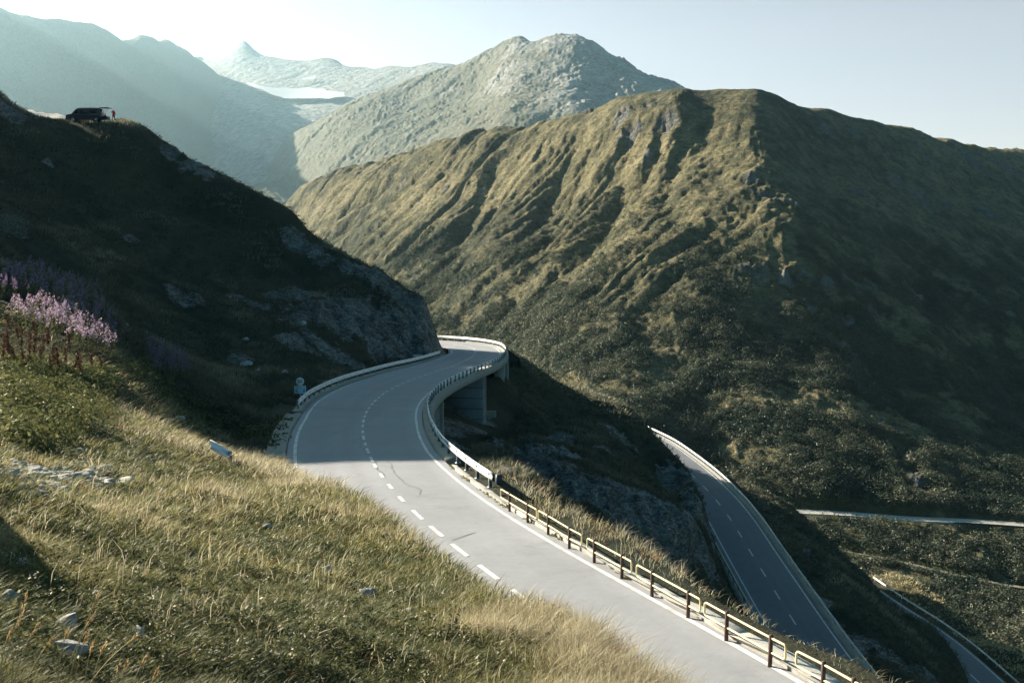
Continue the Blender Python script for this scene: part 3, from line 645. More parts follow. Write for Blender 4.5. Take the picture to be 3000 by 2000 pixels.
def dashes(rd, mb, on, offn, w, i0, i1, ph=0.0, lat=0.0):
    s = rd.s; d = s[i0] + ph
    while d + on < s[i1 - 1]:
        a, b = np.searchsorted(s, d), np.searchsorted(s, d + on) + 1
        v, f = stripe(rd, lat, w, a, b); mb.add(v, f); d += on + offn
O1 = carriageway(road1, 'asphalt', 'grey two-lane pass road bending between the slopes, half sunlit', road1.L + .38, road1.R + .38)
mk = MB(); v, f = stripe(road1, -road1.L, .16, 0, len(road1.c)); mk.add(v, f); v, f = stripe(road1, road1.R, .13, 0, len(road1.c)); mk.add(v, f); mk.build('edge_line', M['white_paint'], O1)
mk = MB(); dashes(road1, mk, 1.3, 1.25, .14, 0, road1.at_y(44), .6); dashes(road1, mk, 1.2, 1.1, .14, road1.at_y(44), len(road1.c) - 5); mk.build('centre_line', M['white_paint'], O1)
# bitumen-sealed cracks and bridge joints
mk = MB()
def crackline(rd, mb, lat0, lat1, y0, y1, w, seed, n=50):
    i0, i1 = sorted((rd.at_y(y0), rd.at_y(y1))); ii = np.linspace(i0, i1, n); lt = np.linspace(lat0, lat1, n) + .35 * fbm(np.linspace(0, 5, n), np.full(n, seed), 0, 3)
    c = np.stack([np.interp(ii, np.arange(len(rd.c)), rd.c[:, k]) for k in range(3)], 1); nn = np.stack([np.interp(ii, np.arange(len(rd.c)), rd.n[:, k]) for k in range(2)], 1)
    ww = w * (.6 + .6 * np.abs(pnoise(np.linspace(0, 9, n), np.full(n, seed + .5))))
    a = c.copy(); b = c.copy(); a[:, :2] += nn * (lt - ww)[:, None]; b[:, :2] += nn * (lt + ww)[:, None]; a[:, 2] += .007; b[:, 2] += .007
    v = np.stack([a, b], 1).reshape(-1, 3); k = np.arange(n - 1) * 2; mb.add(v, np.stack([k, k + 1, k + 3, k + 2], 1))
crackline(road1, mk, .8, .55, 46, 36, .018, 1.0); crackline(road1, mk, .05, -.2, 52, 40, .035, 2.0)
def joint(px0, px1, w):
    a, b = hit(*px0, A1, G1, .035), hit(*px1, A1, G1, .035); d = (b - a)[:2]; d /= np.linalg.norm(d); n = np.array([-d[1], d[0], 0]) * w
    n[2] = -G1 * n[1]; mk.add([a - n, b - n, b + n, a + n], [[0, 1, 2, 3]])
joint((905, 1191), (1218, 1206), .13); joint((1272, 1055), (1418, 1064), .16); joint((1320, 1580), (1500, 1528), .02)
mk.build('sealed_crack', M['sealant'], O1)
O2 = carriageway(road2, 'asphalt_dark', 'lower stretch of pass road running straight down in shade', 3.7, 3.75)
mk = MB()
for a in (-3.3, 3.3): v, f = stripe(road2, a, .16, 0, len(road2.c)); mk.add(v, f)
mk.build('edge_line', M['white_paint'], O2); mk = MB(); dashes(road2, mk, 2.6, 3.9, .15, 0, len(road2.c) - 3, 1); mk.build('centre_line', M['white_paint'], O2)
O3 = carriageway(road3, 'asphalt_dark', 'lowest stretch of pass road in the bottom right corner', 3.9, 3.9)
mk = MB()
for a in (-3.5, 3.5): v, f = stripe(road3, a, .16, 0, len(road3.c)); mk.add(v, f)
mk.build('edge_line', M['white_paint'], O3); mk = MB(); dashes(road3, mk, 4.4, 4.4, .15, 0, len(road3.c) - 3, 1); mk.build('centre_line', M['white_paint'], O3)
# valley road and path across the foot of the mountain
class RP(Road):
    pass
def freeroad(ln): r = Road(ln, 2.0, 10); return r
rv = freeroad(vr); v, f, t = ribbon(rv, -3.0, 3.0, .3, n=3)
tag(mesh_obj('road', v, f, M['gravel'], attrs=dict(track=t * 0)), 'thin pale valley road crossing the foot of the mountain', 'road', kind='structure')
rp = freeroad(vp); v, f, t = ribbon(rp, -1.2, 1.2, .25, n=3)
tag(mesh_obj('path', v, f, M['path_earth'], attrs=dict(track=t * 0)), 'narrow footpath slanting below the valley road', 'path', kind='structure')
mb = MB(); n = len(rv.c); sgn = -1 if rv.n[0][1] > 0 else 1
mb.sweep(slab(rv, 3.1 * sgn, 3.5 * sgn, -3.6, .4, 4, int(n * .60))); w_ = mb.build('retaining_wall', M['gravel']); tag(w_, 'long low stone wall holding up the valley road', 'wall')
# ------------------------------------------------------------------ kerbs, bridge and walls of the upper road
iK0, iK1 = road1.at_y(-5), road1.at_y(43)
n = len(road1.c); ss = road1.s
iK0, iK1 = min(iK0, iK1), max(iK0, iK1)
wob = .10 * fbm(ss / 1.7, ss * 0 + 3, 0, 3); wz = .05 * fbm(ss / 2.3, ss * 0 + 8, 0, 3)
fq = np.array([hit(x, y, A1, G1, .2) for x, y in ((1440, 1455), (1493, 1488), (1606, 1556), (1741, 1637), (1910, 1735), (2128, 1863), (2410, 2020))]); fl, fi = road1.near(fq[:, 0], fq[:, 1]); print('fence lateral', np.round(fl - road1.R[fi], 2))
o_ = np.argsort(fi); kout = np.interp(np.arange(n), fi[o_], (fl - road1.R[fi])[o_]) + .18
mb = MB(); A_ = road1.R + .42 + .5 * wob; rows = []
for i in range(iK0, iK1):
    w0, w1 = A_[i], road1.R[i] + kout[i] + wob[i] * .8
    sec = [(w0, -.5), (w0 + .02, .07 + wz[i]), (w0 + .14, .14 + wz[i]), (w1 - .15, .18 + wz[i]), (w1, .1), (w1 + .05, -.7)]
    rows.append([[*(road1.c[i, :2] + road1.n[i] * o), road1.c[i, 2] + dz] for o, dz in sec])
rows = np.array(rows); k = 0
kb = empty('kerb', tuple(road1.c[(iK0 + iK1) // 2]), 'weathered concrete kerb carrying the yellow railings', 'kerb')
while k < len(rows) - 4:
    L_ = random.choice((5, 6, 7)); MB().sweep(rows[k:k + L_ + 1] + 0).build('kerb_block', M['kerb_concrete'], kb, bevel=.03); k += L_
    rows[k:, :, 2] += 0
# bridge: deck, edge beams, pier, abutment
bi0, bi1 = road1.at_y(43.0), road1.at_y(141)
br = empty('bridge', tuple(road1.c[road1.at_y(95)]), 'curved concrete hillside bridge carrying the pass road', 'bridge')
cc = MB()
def edge_beam(side, i0, i1):
    rows = []
    for i in range(i0, i1):
        base = (road1.R[i] if side > 0 else road1.L[i])
        sec = [(base + .42, -.30), (base + .42, .10), (base + 1.08, .13), (base + 1.12, -.55), (base + .7, -.72), (base + .42, -.72)]
        rows.append([[*(road1.c[i, :2] + road1.n[i] * side * o), road1.c[i, 2] + dz] for o, dz in sec])
    return np.array(rows)
MB().sweep(edge_beam(1, bi0, bi1)).build('edge_beam', M['concrete'], br)
iL0, iL1 = road1.at_y(63), road1.at_y(124)
MB().sweep(edge_beam(-1, iL0, iL1)).build('edge_beam', M['concrete'], br)
MB().sweep(slab(road1, -(road1.L + .41), road1.R + .41, -.68, -.03, road1.at_y(58), road1.at_y(138))).build('deck', M['concrete'], br)
def cross_wall(i0, i1, a, b, depth, name, mat='concrete', bat=0.0):
    A0, A1_ = road1.off(a, 0, i0, i1 + 1), road1.off(b, 0, i0, i1 + 1)
    rows = []
    for p0, p1 in zip(A0, A1_):
        rows.append([p0 + [0, 0, -.7], p1 + [0, 0, -.7], p1 + np.array([0, 0, -depth]) , p0 + [0, 0, -depth]])
    return MB().sweep(np.array(rows)).build(name, M[mat], br)
ip = road1.at_y(103.5); cross_wall(ip - 2, ip + 3, road1.R * -.3, road1.R + .2, 10.5, 'pier', 'board_concrete')
ia = road1.at_y(121); cross_wall(ia - 2, road1.at_y(137), road1.R - .6, road1.R + .72, 8.5, 'abutment')
i1_ = road1.at_y(82); cross_wall(road1.at_y(56), i1_, road1.R - .7, road1.R - .05, 9.5, 'board_wall', 'board_concrete')
q = road1.off(road1.R + .0, 0)[i1_]; MB().box(q + [0.05, .25, -5.2], (.34, .5, 9.2)).build('pilaster', M['concrete'], br, bevel=.02)
q = road1.off(road1.R + .9, 0)[road1.at_y(124.5)]; MB().box(q + [0, 0, -2.6], (.5, .5, 3.6)).build('pilaster', M['concrete'], br)
# stone retaining wall after the bridge
i0, i1 = road1.at_y(137), road1.at_y(137) + 34
rows = []; uv = []
for k, i in enumerate(range(i0, i1)):
    b = road1.R[i] + 1.1
    sec = [(b - .6, -7.5), (b - .6, .1), (b, .1), (b + 1.5, -7.5)]
    rows.append([[*(road1.c[i, :2] + road1.n[i] * o), road1.c[i, 2] + dz] for o, dz in sec]); uv.append([[k * .5, dz, 0] for o, dz in sec])
mb = MB().sweep(np.array(rows)); sw = mb.build('retaining_wall', M['stone_wall'])
at = sw.data.attributes.new('uvw', 'FLOAT_VECTOR', 'POINT'); uv = np.array(uv).reshape(-1, 3); uv = np.r_[uv, uv[:2]]; at.data.foreach_set('vector', uv.astype(np.float32).ravel())
tag(sw, 'battered stone wall in courses beyond the end of the bridge', 'wall')
# paved gutter left of the road where the railing starts
mb = MB(); i0, i1 = road1.at_y(46), road1.at_y(63)
rows = [[[*(road1.c[i, :2] - road1.n[i] * (road1.L[i] + o)), road1.c[i, 2] + dz] for o, dz in ((.42, -.3), (.42, .06), (.62, .08), (1.0, .0), (1.35, .10 + .05 * math.sin(i * 1.7)), (1.4, -.3))] for i in range(min(i0, i1), max(i0, i1))]
tag(mb.sweep(np.array(rows)).build('gutter', M['concrete']), 'stone-edged gutter along the left road edge before the railing', 'gutter')
# concrete blocks on the slope
def slope_box(px, size, rz, lbl, name='concrete_block', dz=0.0, d0=30, mat='concrete'):
    q = cast(*px, Hn, d0, 240); o = MB().box(q + [0, 0, dz], size, rz).build(name, M[mat], bevel=.03); return tag(o, lbl, 'concrete block')
slope_box((1418, 1212), (2.6, .5, .7), -.1, 'small concrete footing on the dark slope under the bridge')
q = cast(945, 1124, Hn, 60, 140); tag(MB().box(q + [0, .4, .1], (3.0, .18, .24)).build('culvert_beam', M['concrete']), 'pale concrete culvert lip in the dark behind the left railing', 'culvert')
i_ = road2.at_y(128.5); q = road2.off(4.0)[i_]; tag(MB().box(q + [-1.6, 0, -.3], (3.6, .5, .5)).build('concrete_beam', M['concrete']), 'short concrete beam jutting from the lower road edge', 'beam')
# lower road shoulders
def shoulder(rd, a, b, lbl, i0=0, i1=None):
    tag(MB().sweep(slab(rd, a, b, -.35, .06, i0, i1)).build('kerb', M['concrete']), lbl, 'kerb')
shoulder(road2, -4.75, -3.78, 'concrete edge strip along the valley side of the lower road')
shoulder(road2, 3.82, 4.9, 'concrete edge strip on the hill side of the lower road', road2.at_y(129), None)
shoulder(road3, 3.95, 4.6, 'concrete edge strip of the lowest road') if False else None
# ------------------------------------------------------------------ guard rails
def guard_rail(rd, lat, i0, i1, lbl, face, post_step=2.0, high=.66, cap_ends=True, name='guard_rail', phase=0.0, spacer=True, roll=0.0):
    """face = +1/-1: side of the path on which the traffic runs"""
    lat = np.broadcast_to(lat, (len(rd.c),))
    if i0 > i1: i0, i1 = i1, i0
    pth = rd.off(lat, 0.06, i0, i1); nn = rd.n[i0:i1]
    e = empty(name, tuple(pth[len(pth) // 2]), lbl, 'guard rail', 'steel guard rails along the road')
    prof = [(.0, -.17), (.035, -.13), (.035, -.09), (0, -.03), (0, .03), (.035, .09), (.035, .13), (.0, .17)]
    prof = [(o + .05, z) for o, z in prof] + [(o + .044, z) for o, z in prof[::-1]]
    cr, sr = math.cos(roll), math.sin(roll); prof = [(o * cr - z * sr, z * cr + o * sr) for o, z in prof]
    rows = np.array([[[*(p[:2] + n_ * face * o), p[2] + high - .155 + z] for o, z in prof] for p, n_ in zip(pth, nn)])
    MB().sweep(rows[::2] if len(rows) > 60 else rows).build('rail', M['galvanized'], e)
    s = rd.s[i0:i1] - rd.s[i0]; d = .3 + phase
    while d < s[-1] - .1:
        k = int(np.searchsorted(s, d)); p = pth[k]; a = math.atan2(nn[k][1], nn[k][0]); mb = MB()
        for dx, w in ((-.055, .012), (.055, .012)): mb.box(p + [dx * math.cos(a), dx * math.sin(a), high / 2 - .02], (.012, .09, high), a)
        mb.box(p + [0, 0, high / 2 - .02], (.11, .012, high), a)
        mb.box(p + [0, 0, .012], (.24, .2, .02), a)
        if spacer: mb.box(p + [face * .0 * math.cos(a), 0, high - .10], (.16, .10, .14), a)
        mb.build('post', M['post_steel'], e); d += post_step
    return e
g_r = guard_rail(road1, road1.R + .80, road1.at_y(35.6), len(road1.c) - 12, 'long curved guard rail on the valley side of the bridge bend', -1, 2.05)
# dark end box of that rail
q = road1.off(road1.R + .85, .06)[road1.at_y(35.3)]; MB().box(q + [0, 0, .5], (.2, .22, .34), .4).build('end_box', M['dark_box'], g_r)
g_l = guard_rail(road1, -(road1.L + .82), road1.at_y(64), road1.at_y(121.5), 'guard rail on the hill side of the bend beside the speed sign', 1, 2.0)
guard_rail(road2, -4.3, 2, len(road2.c) - 2, 'guard rail along the valley side of the shaded lower road', 1, 2.6)
guard_rail(road2, 4.45, road2.at_y(129), len(road2.c) - 2, 'guard rail on the hill side of the shaded lower road', -1, 2.6)
guard_rail(road2, 4.6, road2.at_y(151), road2.at_y(130), 'short guard rail beside the rock nose above the lower road', -1, 2.6)
guard_rail(road3, -5.0, 0, len(road3.c) - 2, 'guard rail of the lowest road in the bottom right corner', 1, 2.6)
ROLLF = 1
# piece of rail lying at the top of the bank on the left
pp = smooth_path(np.array([P(616, 1292, 26.5), P(664, 1318, 26.6), P(712, 1346, 26.7)]) - [0, 0, .52], .25, 2)
rb = Road(pp, .25, 0); guard_rail(rb, 0, 0, len(rb.c), 'short sunlit white rail end sticking out of the grassy bank', ROLLF, 1.3, .5, roll=.95)
# ------------------------------------------------------------------ low yellow railings on the kerb
fx = [(1440, 1455), (1493, 1488), (1546, 1521), (1606, 1556), (1668, 1596), (1741, 1637), (1822, 1683), (1910, 1735), (2016, 1797), (2128, 1863), (2256, 1937), (2410, 2020), (2560, 2110)]
fp = np.array([hit(x, y, A1, G1, .2) for x, y in fx]); fX = np.array([x for x, _ in fx], float)
def fat(x): return np.array([np.interp(x, fX, fp[:, k]) for k in range(3)])
def railing(x0, x1, posts, lbl):
    e = empty('railing', tuple(fat((x0 + x1) / 2)), lbl, 'railing', 'low yellow railings along the kerb')
    zt, zb, r = .50, .20, .07; a, b = fat(x0), fat(x1); d = b - a; Ln = np.linalg.norm(d[:2])
    def pt(t, z):
        q = fat(x0 + (x1 - x0) * t); q[2] += z; return q
    pl = []; u = r / Ln
    def arc(cx, cz, a0, a1):
        for k in range(6): an = a0 + (a1 - a0) * k / 5; pl.append(pt(cx + u * math.cos(an), cz + r * math.sin(an)))
    h_ = math.pi / 2
    arc(u, zt - r, 2 * h_, h_); pl += [pt(t, zt) for t in np.linspace(.06, .94, 9)]; arc(1 - u, zt - r, h_, 0)
    arc(1 - u, zb + r, 0, -h_); pl += [pt(t, zb) for t in np.linspace(.94, .06, 9)]; arc(u, zb + r, -h_, -2 * h_)
    MB().tube(pl, .023, 8, closed=True).build('rail_loop', M['yellow_paint'], e, smooth=True)
    for x in posts:
        q = fat(x); MB().tube([q + [0, 0, -.12], q + [0, 0, .2], q + [0, 0, .555], q + [0, 0, .57]], [.045, .045, .045, .026], 10).build('post', M['rust_post'], e)
railing(1468, 1573, (1493, 1546), 'low yellow railing nearest the bridge, starting at the guard rail end')
railing(1578, 1705, (1606, 1668), 'low yellow railing second from the guard rail, before the first gap')
railing(1721, 1851, (1741, 1822), 'low yellow railing standing between two gaps, third from the guard rail')
railing(1866, 2052, (1910, 2016), 'long low yellow railing, fourth from the guard rail')
railing(2065, 2302, (2128, 2256), 'long low yellow railing butted to the one before it, left of the last gap')
railing(2334, 2545, (2410, 2500), 'nearest low yellow railing, cut off by the bottom edge right of the last gap')
# ------------------------------------------------------------------ loose rocks
def rock_arrays(seed, flat=.7):
    bm = bmesh.new(); bmesh.ops.create_icosphere(bm, subdivisions=3, radius=1); v = np.array([q.co[:] for q in bm.verts]); f = np.array([[q.index for q in t.verts] for t in bm.faces]); bm.free()
    r = np.random.default_rng(seed)
    for _ in range(13):
        n = r.normal(size=3); n /= np.linalg.norm(n); d = r.uniform(.45, .85); s = v @ n - d; v = v - np.where(s > 0, s, 0)[:, None] * n
    v = v * (1 + .05 * fbm(v[:, 0] * 3 + seed, v[:, 1] * 3, v[:, 2] * 3, 3))[:, None]
    v[:, 2] *= flat; v[:, 0] *= r.uniform(1.0, 1.4); return v, f
RP_ = [rock_arrays(100 + k, fl) for k, fl in enumerate((.8, .55, .7, .35, .9, .5))]
protoR = {}; ROCKS_AT = []
def rock(x, y, wpx, k, lbl, d0=3, d1=70, grp='loose rocks on the grassy slope', lift=.42):
    q = cast(x, y + wpx * .25, Hn, d0, d1, 500); s = wpx * q[1] / F / 2.1
    if k not in protoR:
        v, f = RP_[k]; o = mesh_obj('rock', v, f, M['loose_rock']); protoR[k] = o
    else: o = protoR[k].copy(); COL.objects.link(o)
    ROCKS_AT.append((q[0], q[1], s)); o.location = q + np.array([0, 0, s * lift]); o.scale = (s, s, s); o.rotation_euler = (random.uniform(-.3, .3), random.uniform(-.3, .3), random.uniform(0, 6.28))
    return tag(o, lbl, 'rock', grp)
sh = 'in the shaded bottom left corner'
for a in [(196, 1818, 92, 0, 'large rounded grey boulder ' + sh), (102, 1790, 56, 2, 'mid-sized boulder left of the large rounded one ' + sh), (213, 1783, 36, 4, 'small boulder touching the top of the large rounded one'),
          (200, 1885, 112, 1, 'broad half-buried slab below the large rounded boulder'), (25, 1740, 66, 2, 'wide grey boulder at the left edge above the tall grass stalks'), (174, 1716, 26, 4, 'upright pale stone alone in the dark grass above the boulders'),
          (64, 1643, 50, 1, 'lowest flat stone of the pile on the left edge'), (43, 1606, 38, 0, 'rounded middle stone of the pile on the left edge'), (12, 1620, 40, 3, 'flat stone cut by the left edge of the photo'), (25, 1578, 34, 3, 'topmost flat stone of the pile on the left edge'),
          (51, 1692, 20, 4, 'little stone between the left pile and the wide boulder'), (15, 1832, 44, 2, 'boulder at the left edge beside the tall stalks'), (404, 1846, 64, 1, 'long low rock sunk in dark grass right of the large boulder'),
          (366, 1708, 24, 3, 'small white stone in green grass above the long low rock'), (89, 1561, 24, 3, 'small pale slab in the grass just above the stone pile'), (240, 1616, 16, 3, 'tiny white flake of stone right of the stone pile'),
          (64, 1505, 30, 3, 'flat pale stone below the bare stony patch at the left edge'), (225, 1460, 22, 3, 'narrow pale stone at the lower right of the bare stony patch'),
          (600, 1738, 26, 3, 'pale stone half hidden in the middle of the slope'), (780, 1541, 34, 4, 'grey block standing in the grass like a tree stump'), (961, 1664, 40, 1, 'flat grey rock in the bare spot near the road edge'),
          (1077, 1731, 62, 0, 'dark striped rock in the grass in the lower middle'), (1200, 1782, 34, 5, 'bright white broken stone right of the striped rock'), (1170, 1787, 20, 3, 'small white chip beside the bright broken stone'),
          (1128, 1566, 32, 2, 'pale round rock near the grassy crest above the road'), (1125, 1627, 22, 3, 'small pale rock below the round one near the crest'), (510, 1502, 14, 4, 'thin white splinter upright in the middle of the slope'), (1575, 1752, 36, 2, 'dark stone on the grass edge beside the sunlit road'),
          (789, 1372, 14, 3, 'white stone at the grassy crest beside the left road edge')]:
    rock(*a)
for a in [(1225, 1042, 40, 5, 'big pale block lying at the foot of the cliff behind the railing'), (833, 1087, 30, 3, 'flat pale slab on the dark slope above the speed sign'), (719, 1063, 46, 5, 'long pale rock on the dark slope left of the speed sign'),
          (757, 1082, 18, 0, 'small round rock just right of the long pale rock'), (889, 946, 26, 2, 'pale rock low in the dark cliff above the speed sign'), (719, 993, 22, 4, 'upright rock higher up the dark slope left of the cliff'), (370, 951, 18, 4, 'small white rock on the dark slope behind the fireweed'),
          (527, 1222, 40, 1, 'grey rock on the dark slope above the grassy crest'), (869, 1218, 10, 0, 'small stone by the foot of the speed sign')]:
    rock(*a, d0=45, d1=150, grp='loose rocks on the shaded hillside')
# ------------------------------------------------------------------ grass and herbs
def blades(base, h, w, lean, col, wm=.8, name='grass', mat='grass_blade', bend=.3):
    n = len(base); a = RNG.uniform(0, np.pi, n); sd = np.stack([np.cos(a), np.sin(a), 0 * a], 1) * (w / 2)[:, None]
    up = np.zeros((n, 3)); up[:, 2] = h
    m = base + up * .58 + lean * bend; t = base + up + lean; wm = np.broadcast_to(wm, (n,))[:, None]
    v = np.stack([base - sd, base + sd, m - sd * wm, m + sd * wm, t], 1).reshape(-1, 3)
    i = np.arange(n)[:, None] * 5; f = np.concatenate([i + [0, 1, 3], i + [0, 3, 2], i + [2, 3, 4]], 0)
    return v, f, np.repeat(col, 5, 0)
class Pile:
    def __init__(s): s.v = []; s.f = []; s.c = []; s.n = 0
    def add(s, v, f, c): s.v.append(v.astype(np.float32)); s.f.append((f + s.n).astype(np.int32)); s.c.append(c.astype(np.float32)); s.n += len(v)
    def build(s, name, mat): return mesh_obj(name, np.concatenate(s.v), np.concatenate(s.f), M[mat], attrs=dict(col=np.concatenate(s.c)))
STRAW = np.array([.41, .355, .215]); PALE = np.array([.53, .48, .34]); YEL = np.array([.24, .225, .085]); GRN = np.array([.125, .138, .055]); DEEP = np.array([.055, .068, .034]); RED = np.array([.26, .13, .06])
def tufts(pile, c, k, h, spread, w, col, wind=.22, jit=.36, wm=.8):
    n = len(c); k = int(k); b = np.repeat(c, k, 0); N = n * k
    hh = np.repeat(h, k) * RNG.uniform(.55, 1.1, N); sp = np.repeat(spread, k)
    ang = RNG.uniform(0, 2 * np.pi, N); rad = np.sqrt(RNG.uniform(0, 1, N)) * sp
    o = np.stack([np.cos(ang) * rad, np.sin(ang) * rad, 0 * rad], 1); b = b + o; b[:, 2] -= .04
    lean = o * .7 + np.stack([hh * RNG.normal(wind, jit, N), hh * RNG.normal(-.02, jit, N), -hh * RNG.uniform(0, .18, N)], 1)
    cl = np.repeat(col, k, 0) * RNG.uniform(.72, 1.25, (N, 1))
    pile.add(*blades(b, hh, np.repeat(w, k) * RNG.uniform(.7, 1.3, N), lean, cl, np.repeat(np.broadcast_to(wm, (n,)), k)))
def leaves(pile, c, k, rad, ht, size, col):
    n = len(c); N = n * k; b = np.repeat(c, k, 0)
    d = RNG.normal(size=(N, 3)); d /= np.linalg.norm(d, axis=1)[:, None]; d[:, 2] = np.abs(d[:, 2]); u = RNG.uniform(.5, 1, (N, 1)) ** .5
    p = b + d * u * np.stack([np.repeat(rad, k), np.repeat(rad, k), np.repeat(ht, k)], 1)
    nn = d + RNG.normal(0, .45, (N, 3)) + [0, 0, .35]; nn /= np.linalg.norm(nn, axis=1)[:, None]
    a = np.cross(nn, RNG.normal(size=(N, 3))); a /= np.linalg.norm(a, axis=1)[:, None]; e = np.cross(nn, a)
    s_ = (np.repeat(size, k) * RNG.uniform(.6, 1.4, N))[:, None]
    v = np.stack([p - a * s_, p + e * s_ * .5, p + a * s_, p - e * s_ * .5], 1).reshape(-1, 3)
    i = np.arange(N)[:, None] * 4; f = np.concatenate([i + [0, 1, 2], i + [0, 2, 3]], 0)
    cl = np.repeat(col, k, 0) * RNG.uniform(.65, 1.35, (N, 1)); pile.add(v, f, np.repeat(cl, 4, 0))
def sample(n, a0, a1, r0, r1):
    a = np.radians(RNG.uniform(a0, a1, n)); r = np.exp(RNG.uniform(math.log(r0), math.log(r1), n)); return r * np.sin(a), r * np.cos(a)
def onroad(X, Y):
    l1, i1 = road1.near(X, Y); l2, i2 = road2.near(X, Y); l3, i3 = road3.near(X, Y)
    e1 = np.maximum(l1 - road1.R[i1] - 1.6, -l1 - road1.L[i1] - .55)
    brid = (i1 > BR0 - 8) & (i1 < BR1) & (np.abs(l1) < 5.4)
    return (e1 < 0) | brid | (np.abs(l2) < 4.9) | (np.abs(l3 + .4) < 5.0), l1, i1
RK_ = np.array(ROCKS_AT); q_ = RK_.copy(); q_[:, :2] *= (1 - 1.1 * q_[:, 2] / np.hypot(q_[:, 0], q_[:, 1]))[:, None]; RK_ = np.r_[RK_, q_]
def offrock(X, Y, k=1.15):
    return (np.hypot(X[:, None] - RK_[:, 0], Y[:, None] - RK_[:, 1]) > RK_[:, 2] * k).all(1)
def mixc(a, b, t): return a[None] * (1 - t[:, None]) + b[None] * t[:, None]
# --- the sunlit slope in front
g = Pile()
X, Y = sample(52000, -31, 13, 3.6, 60); bad, l1, i1 = onroad(X, Y)
fore = (l1 < -4.2) & (Y < 49) | ((l1 > 900) & (Y < 49)); k = fore & ~bad & (Y + .25 * X < 45)
X, Y, l1 = X[k], Y[k], l1[k]; Z, rock, bare, e, r = Hn(X, Y, True)
bn = bare + .5 * fbm(X / .9, Y / .9, 4.0, 3)
k = (RNG.uniform(0, 1, len(X)) > sst(.22, .42, bn) * .97) & offrock(X, Y)
X, Y, Z, l1, r = X[k], Y[k], Z[k], l1[k], r[k]
fld = fbm(X / 3.6, Y / 3.6, 31.0, 4) * .8 + fbm(X / .9, Y / .9, 33.0, 3) * .35
crest = np.exp(-((np.minimum(l1, 0) + 4.6) / 1.6) ** 2)
px, py = pix(X, Y, Z)
st = np.clip(.13 + 1.05 * fld + (.6 - .4 * sst(900, 1300, px)) * crest + .22 * sst(700, 1600, px) + .3 * sst(1500, 1250, py) * sst(200, 500, px), 0, 1)
ht = .09 + .22 * st ** 2 * RNG.uniform(.5, 1.3, len(X)) + .05 * crest
col = np.where((st < .45)[:, None], mixc(GRN, YEL, np.clip(st / .45, 0, 1)), mixc(YEL, STRAW, np.clip((st - .45) / .3, 0, 1)))
col = np.where((st > .8)[:, None], mixc(STRAW, PALE, RNG.uniform(0, 1, len(X))), col)
rd_ = (RNG.uniform(0, 1, len(X)) < .035); col[rd_] = RED; dp = RNG.uniform(0, 1, len(X)) < .13; col[dp] = DEEP
w = np.maximum(.0045, .00085 * r) * (1.25 - .5 * st); c = np.stack([X, Y, Z], 1)
near_ = r < 11
tufts(g, c[near_], 22, ht[near_] * .9, .06 + .16 * ht[near_] * 2, w[near_] * .75, col[near_], jit=.5, wm=.85)
tufts(g, c[~near_], 10, ht[~near_], .06 + .011 * r[~near_], w[~near_] * .9, col[~near_], jit=.45, wm=.85)
# thin seeding stems above the turf
k = (RNG.uniform(0, 1, len(X)) < .02 + .28 * st ** 2) & (r > 7); hs = (.24 + .26 * RNG.uniform(0, 1, len(X)) + .06 * crest) * (.7 + .3 * st)
tufts(g, c[k], 3, hs[k], np.full(k.sum(), .14), w[k] * .5, mixc(STRAW, PALE, RNG.uniform(0, 1, k.sum())) * .8, .16, .18, 1.6)
# --- tall straw along the outside of the kerb
X, Y = sample(11000, -12, 26, 11, 62); bad, l1, i1 = onroad(X, Y); lr = l1 - road1.R[i1]
k = ~bad & (l1 > 0) & (l1 < 100) & (lr < 1.5 + (.7 + 3.0 * sst(22, 32, Y)) * RNG.uniform(0, 1, len(X))) & (Y < 46); X, Y, lr = X[k], Y[k], lr[k]; Z = Hn(X, Y); r = np.hypot(X, Y)
t = np.clip(.5 + fbm(X / 2, Y / 2, 41.0, 3), 0, 1); col = mixc(STRAW, PALE, t); q = RNG.uniform(0, 1, len(X)); col[q < .05] = RED; col[(q > .05) & (q < .34)] = DEEP * 1.2
tufts(g, np.stack([X, Y, Z], 1), 9, RNG.uniform(.14, .46, len(X)) * (.35 + .8 * sst(20, 30, Y)), np.full(len(X), .32), np.maximum(.006, .0006 * r), col * .9, .2, .38, .8)
# weeds in the joint between kerb and asphalt
i = RNG.integers(road1.at_y(43), road1.at_y(14), 420) if road1.at_y(43) < road1.at_y(14) else RNG.integers(road1.at_y(14), road1.at_y(43), 420)
i = i[fbm(road1.s[i] / 3.2, i * 0.0 + 2, 5.0, 2) > .05]; q = road1.c[i].copy(); q[:, :2] += road1.n[i] * (road1.R[i] + .40 + RNG.uniform(-.08, .12, len(i)))[:, None]
tufts(g, q, 9, np.full(len(i), .14), np.full(len(i), .1), np.full(len(i), .02), mixc(GRN, YEL, RNG.uniform(0, 1, len(i))), .1, .4)
o = g.build('grass', 'grass_blade'); tag(o, 'dry and green grass covering the sunlit foreground slope', 'grass', kind='stuff')
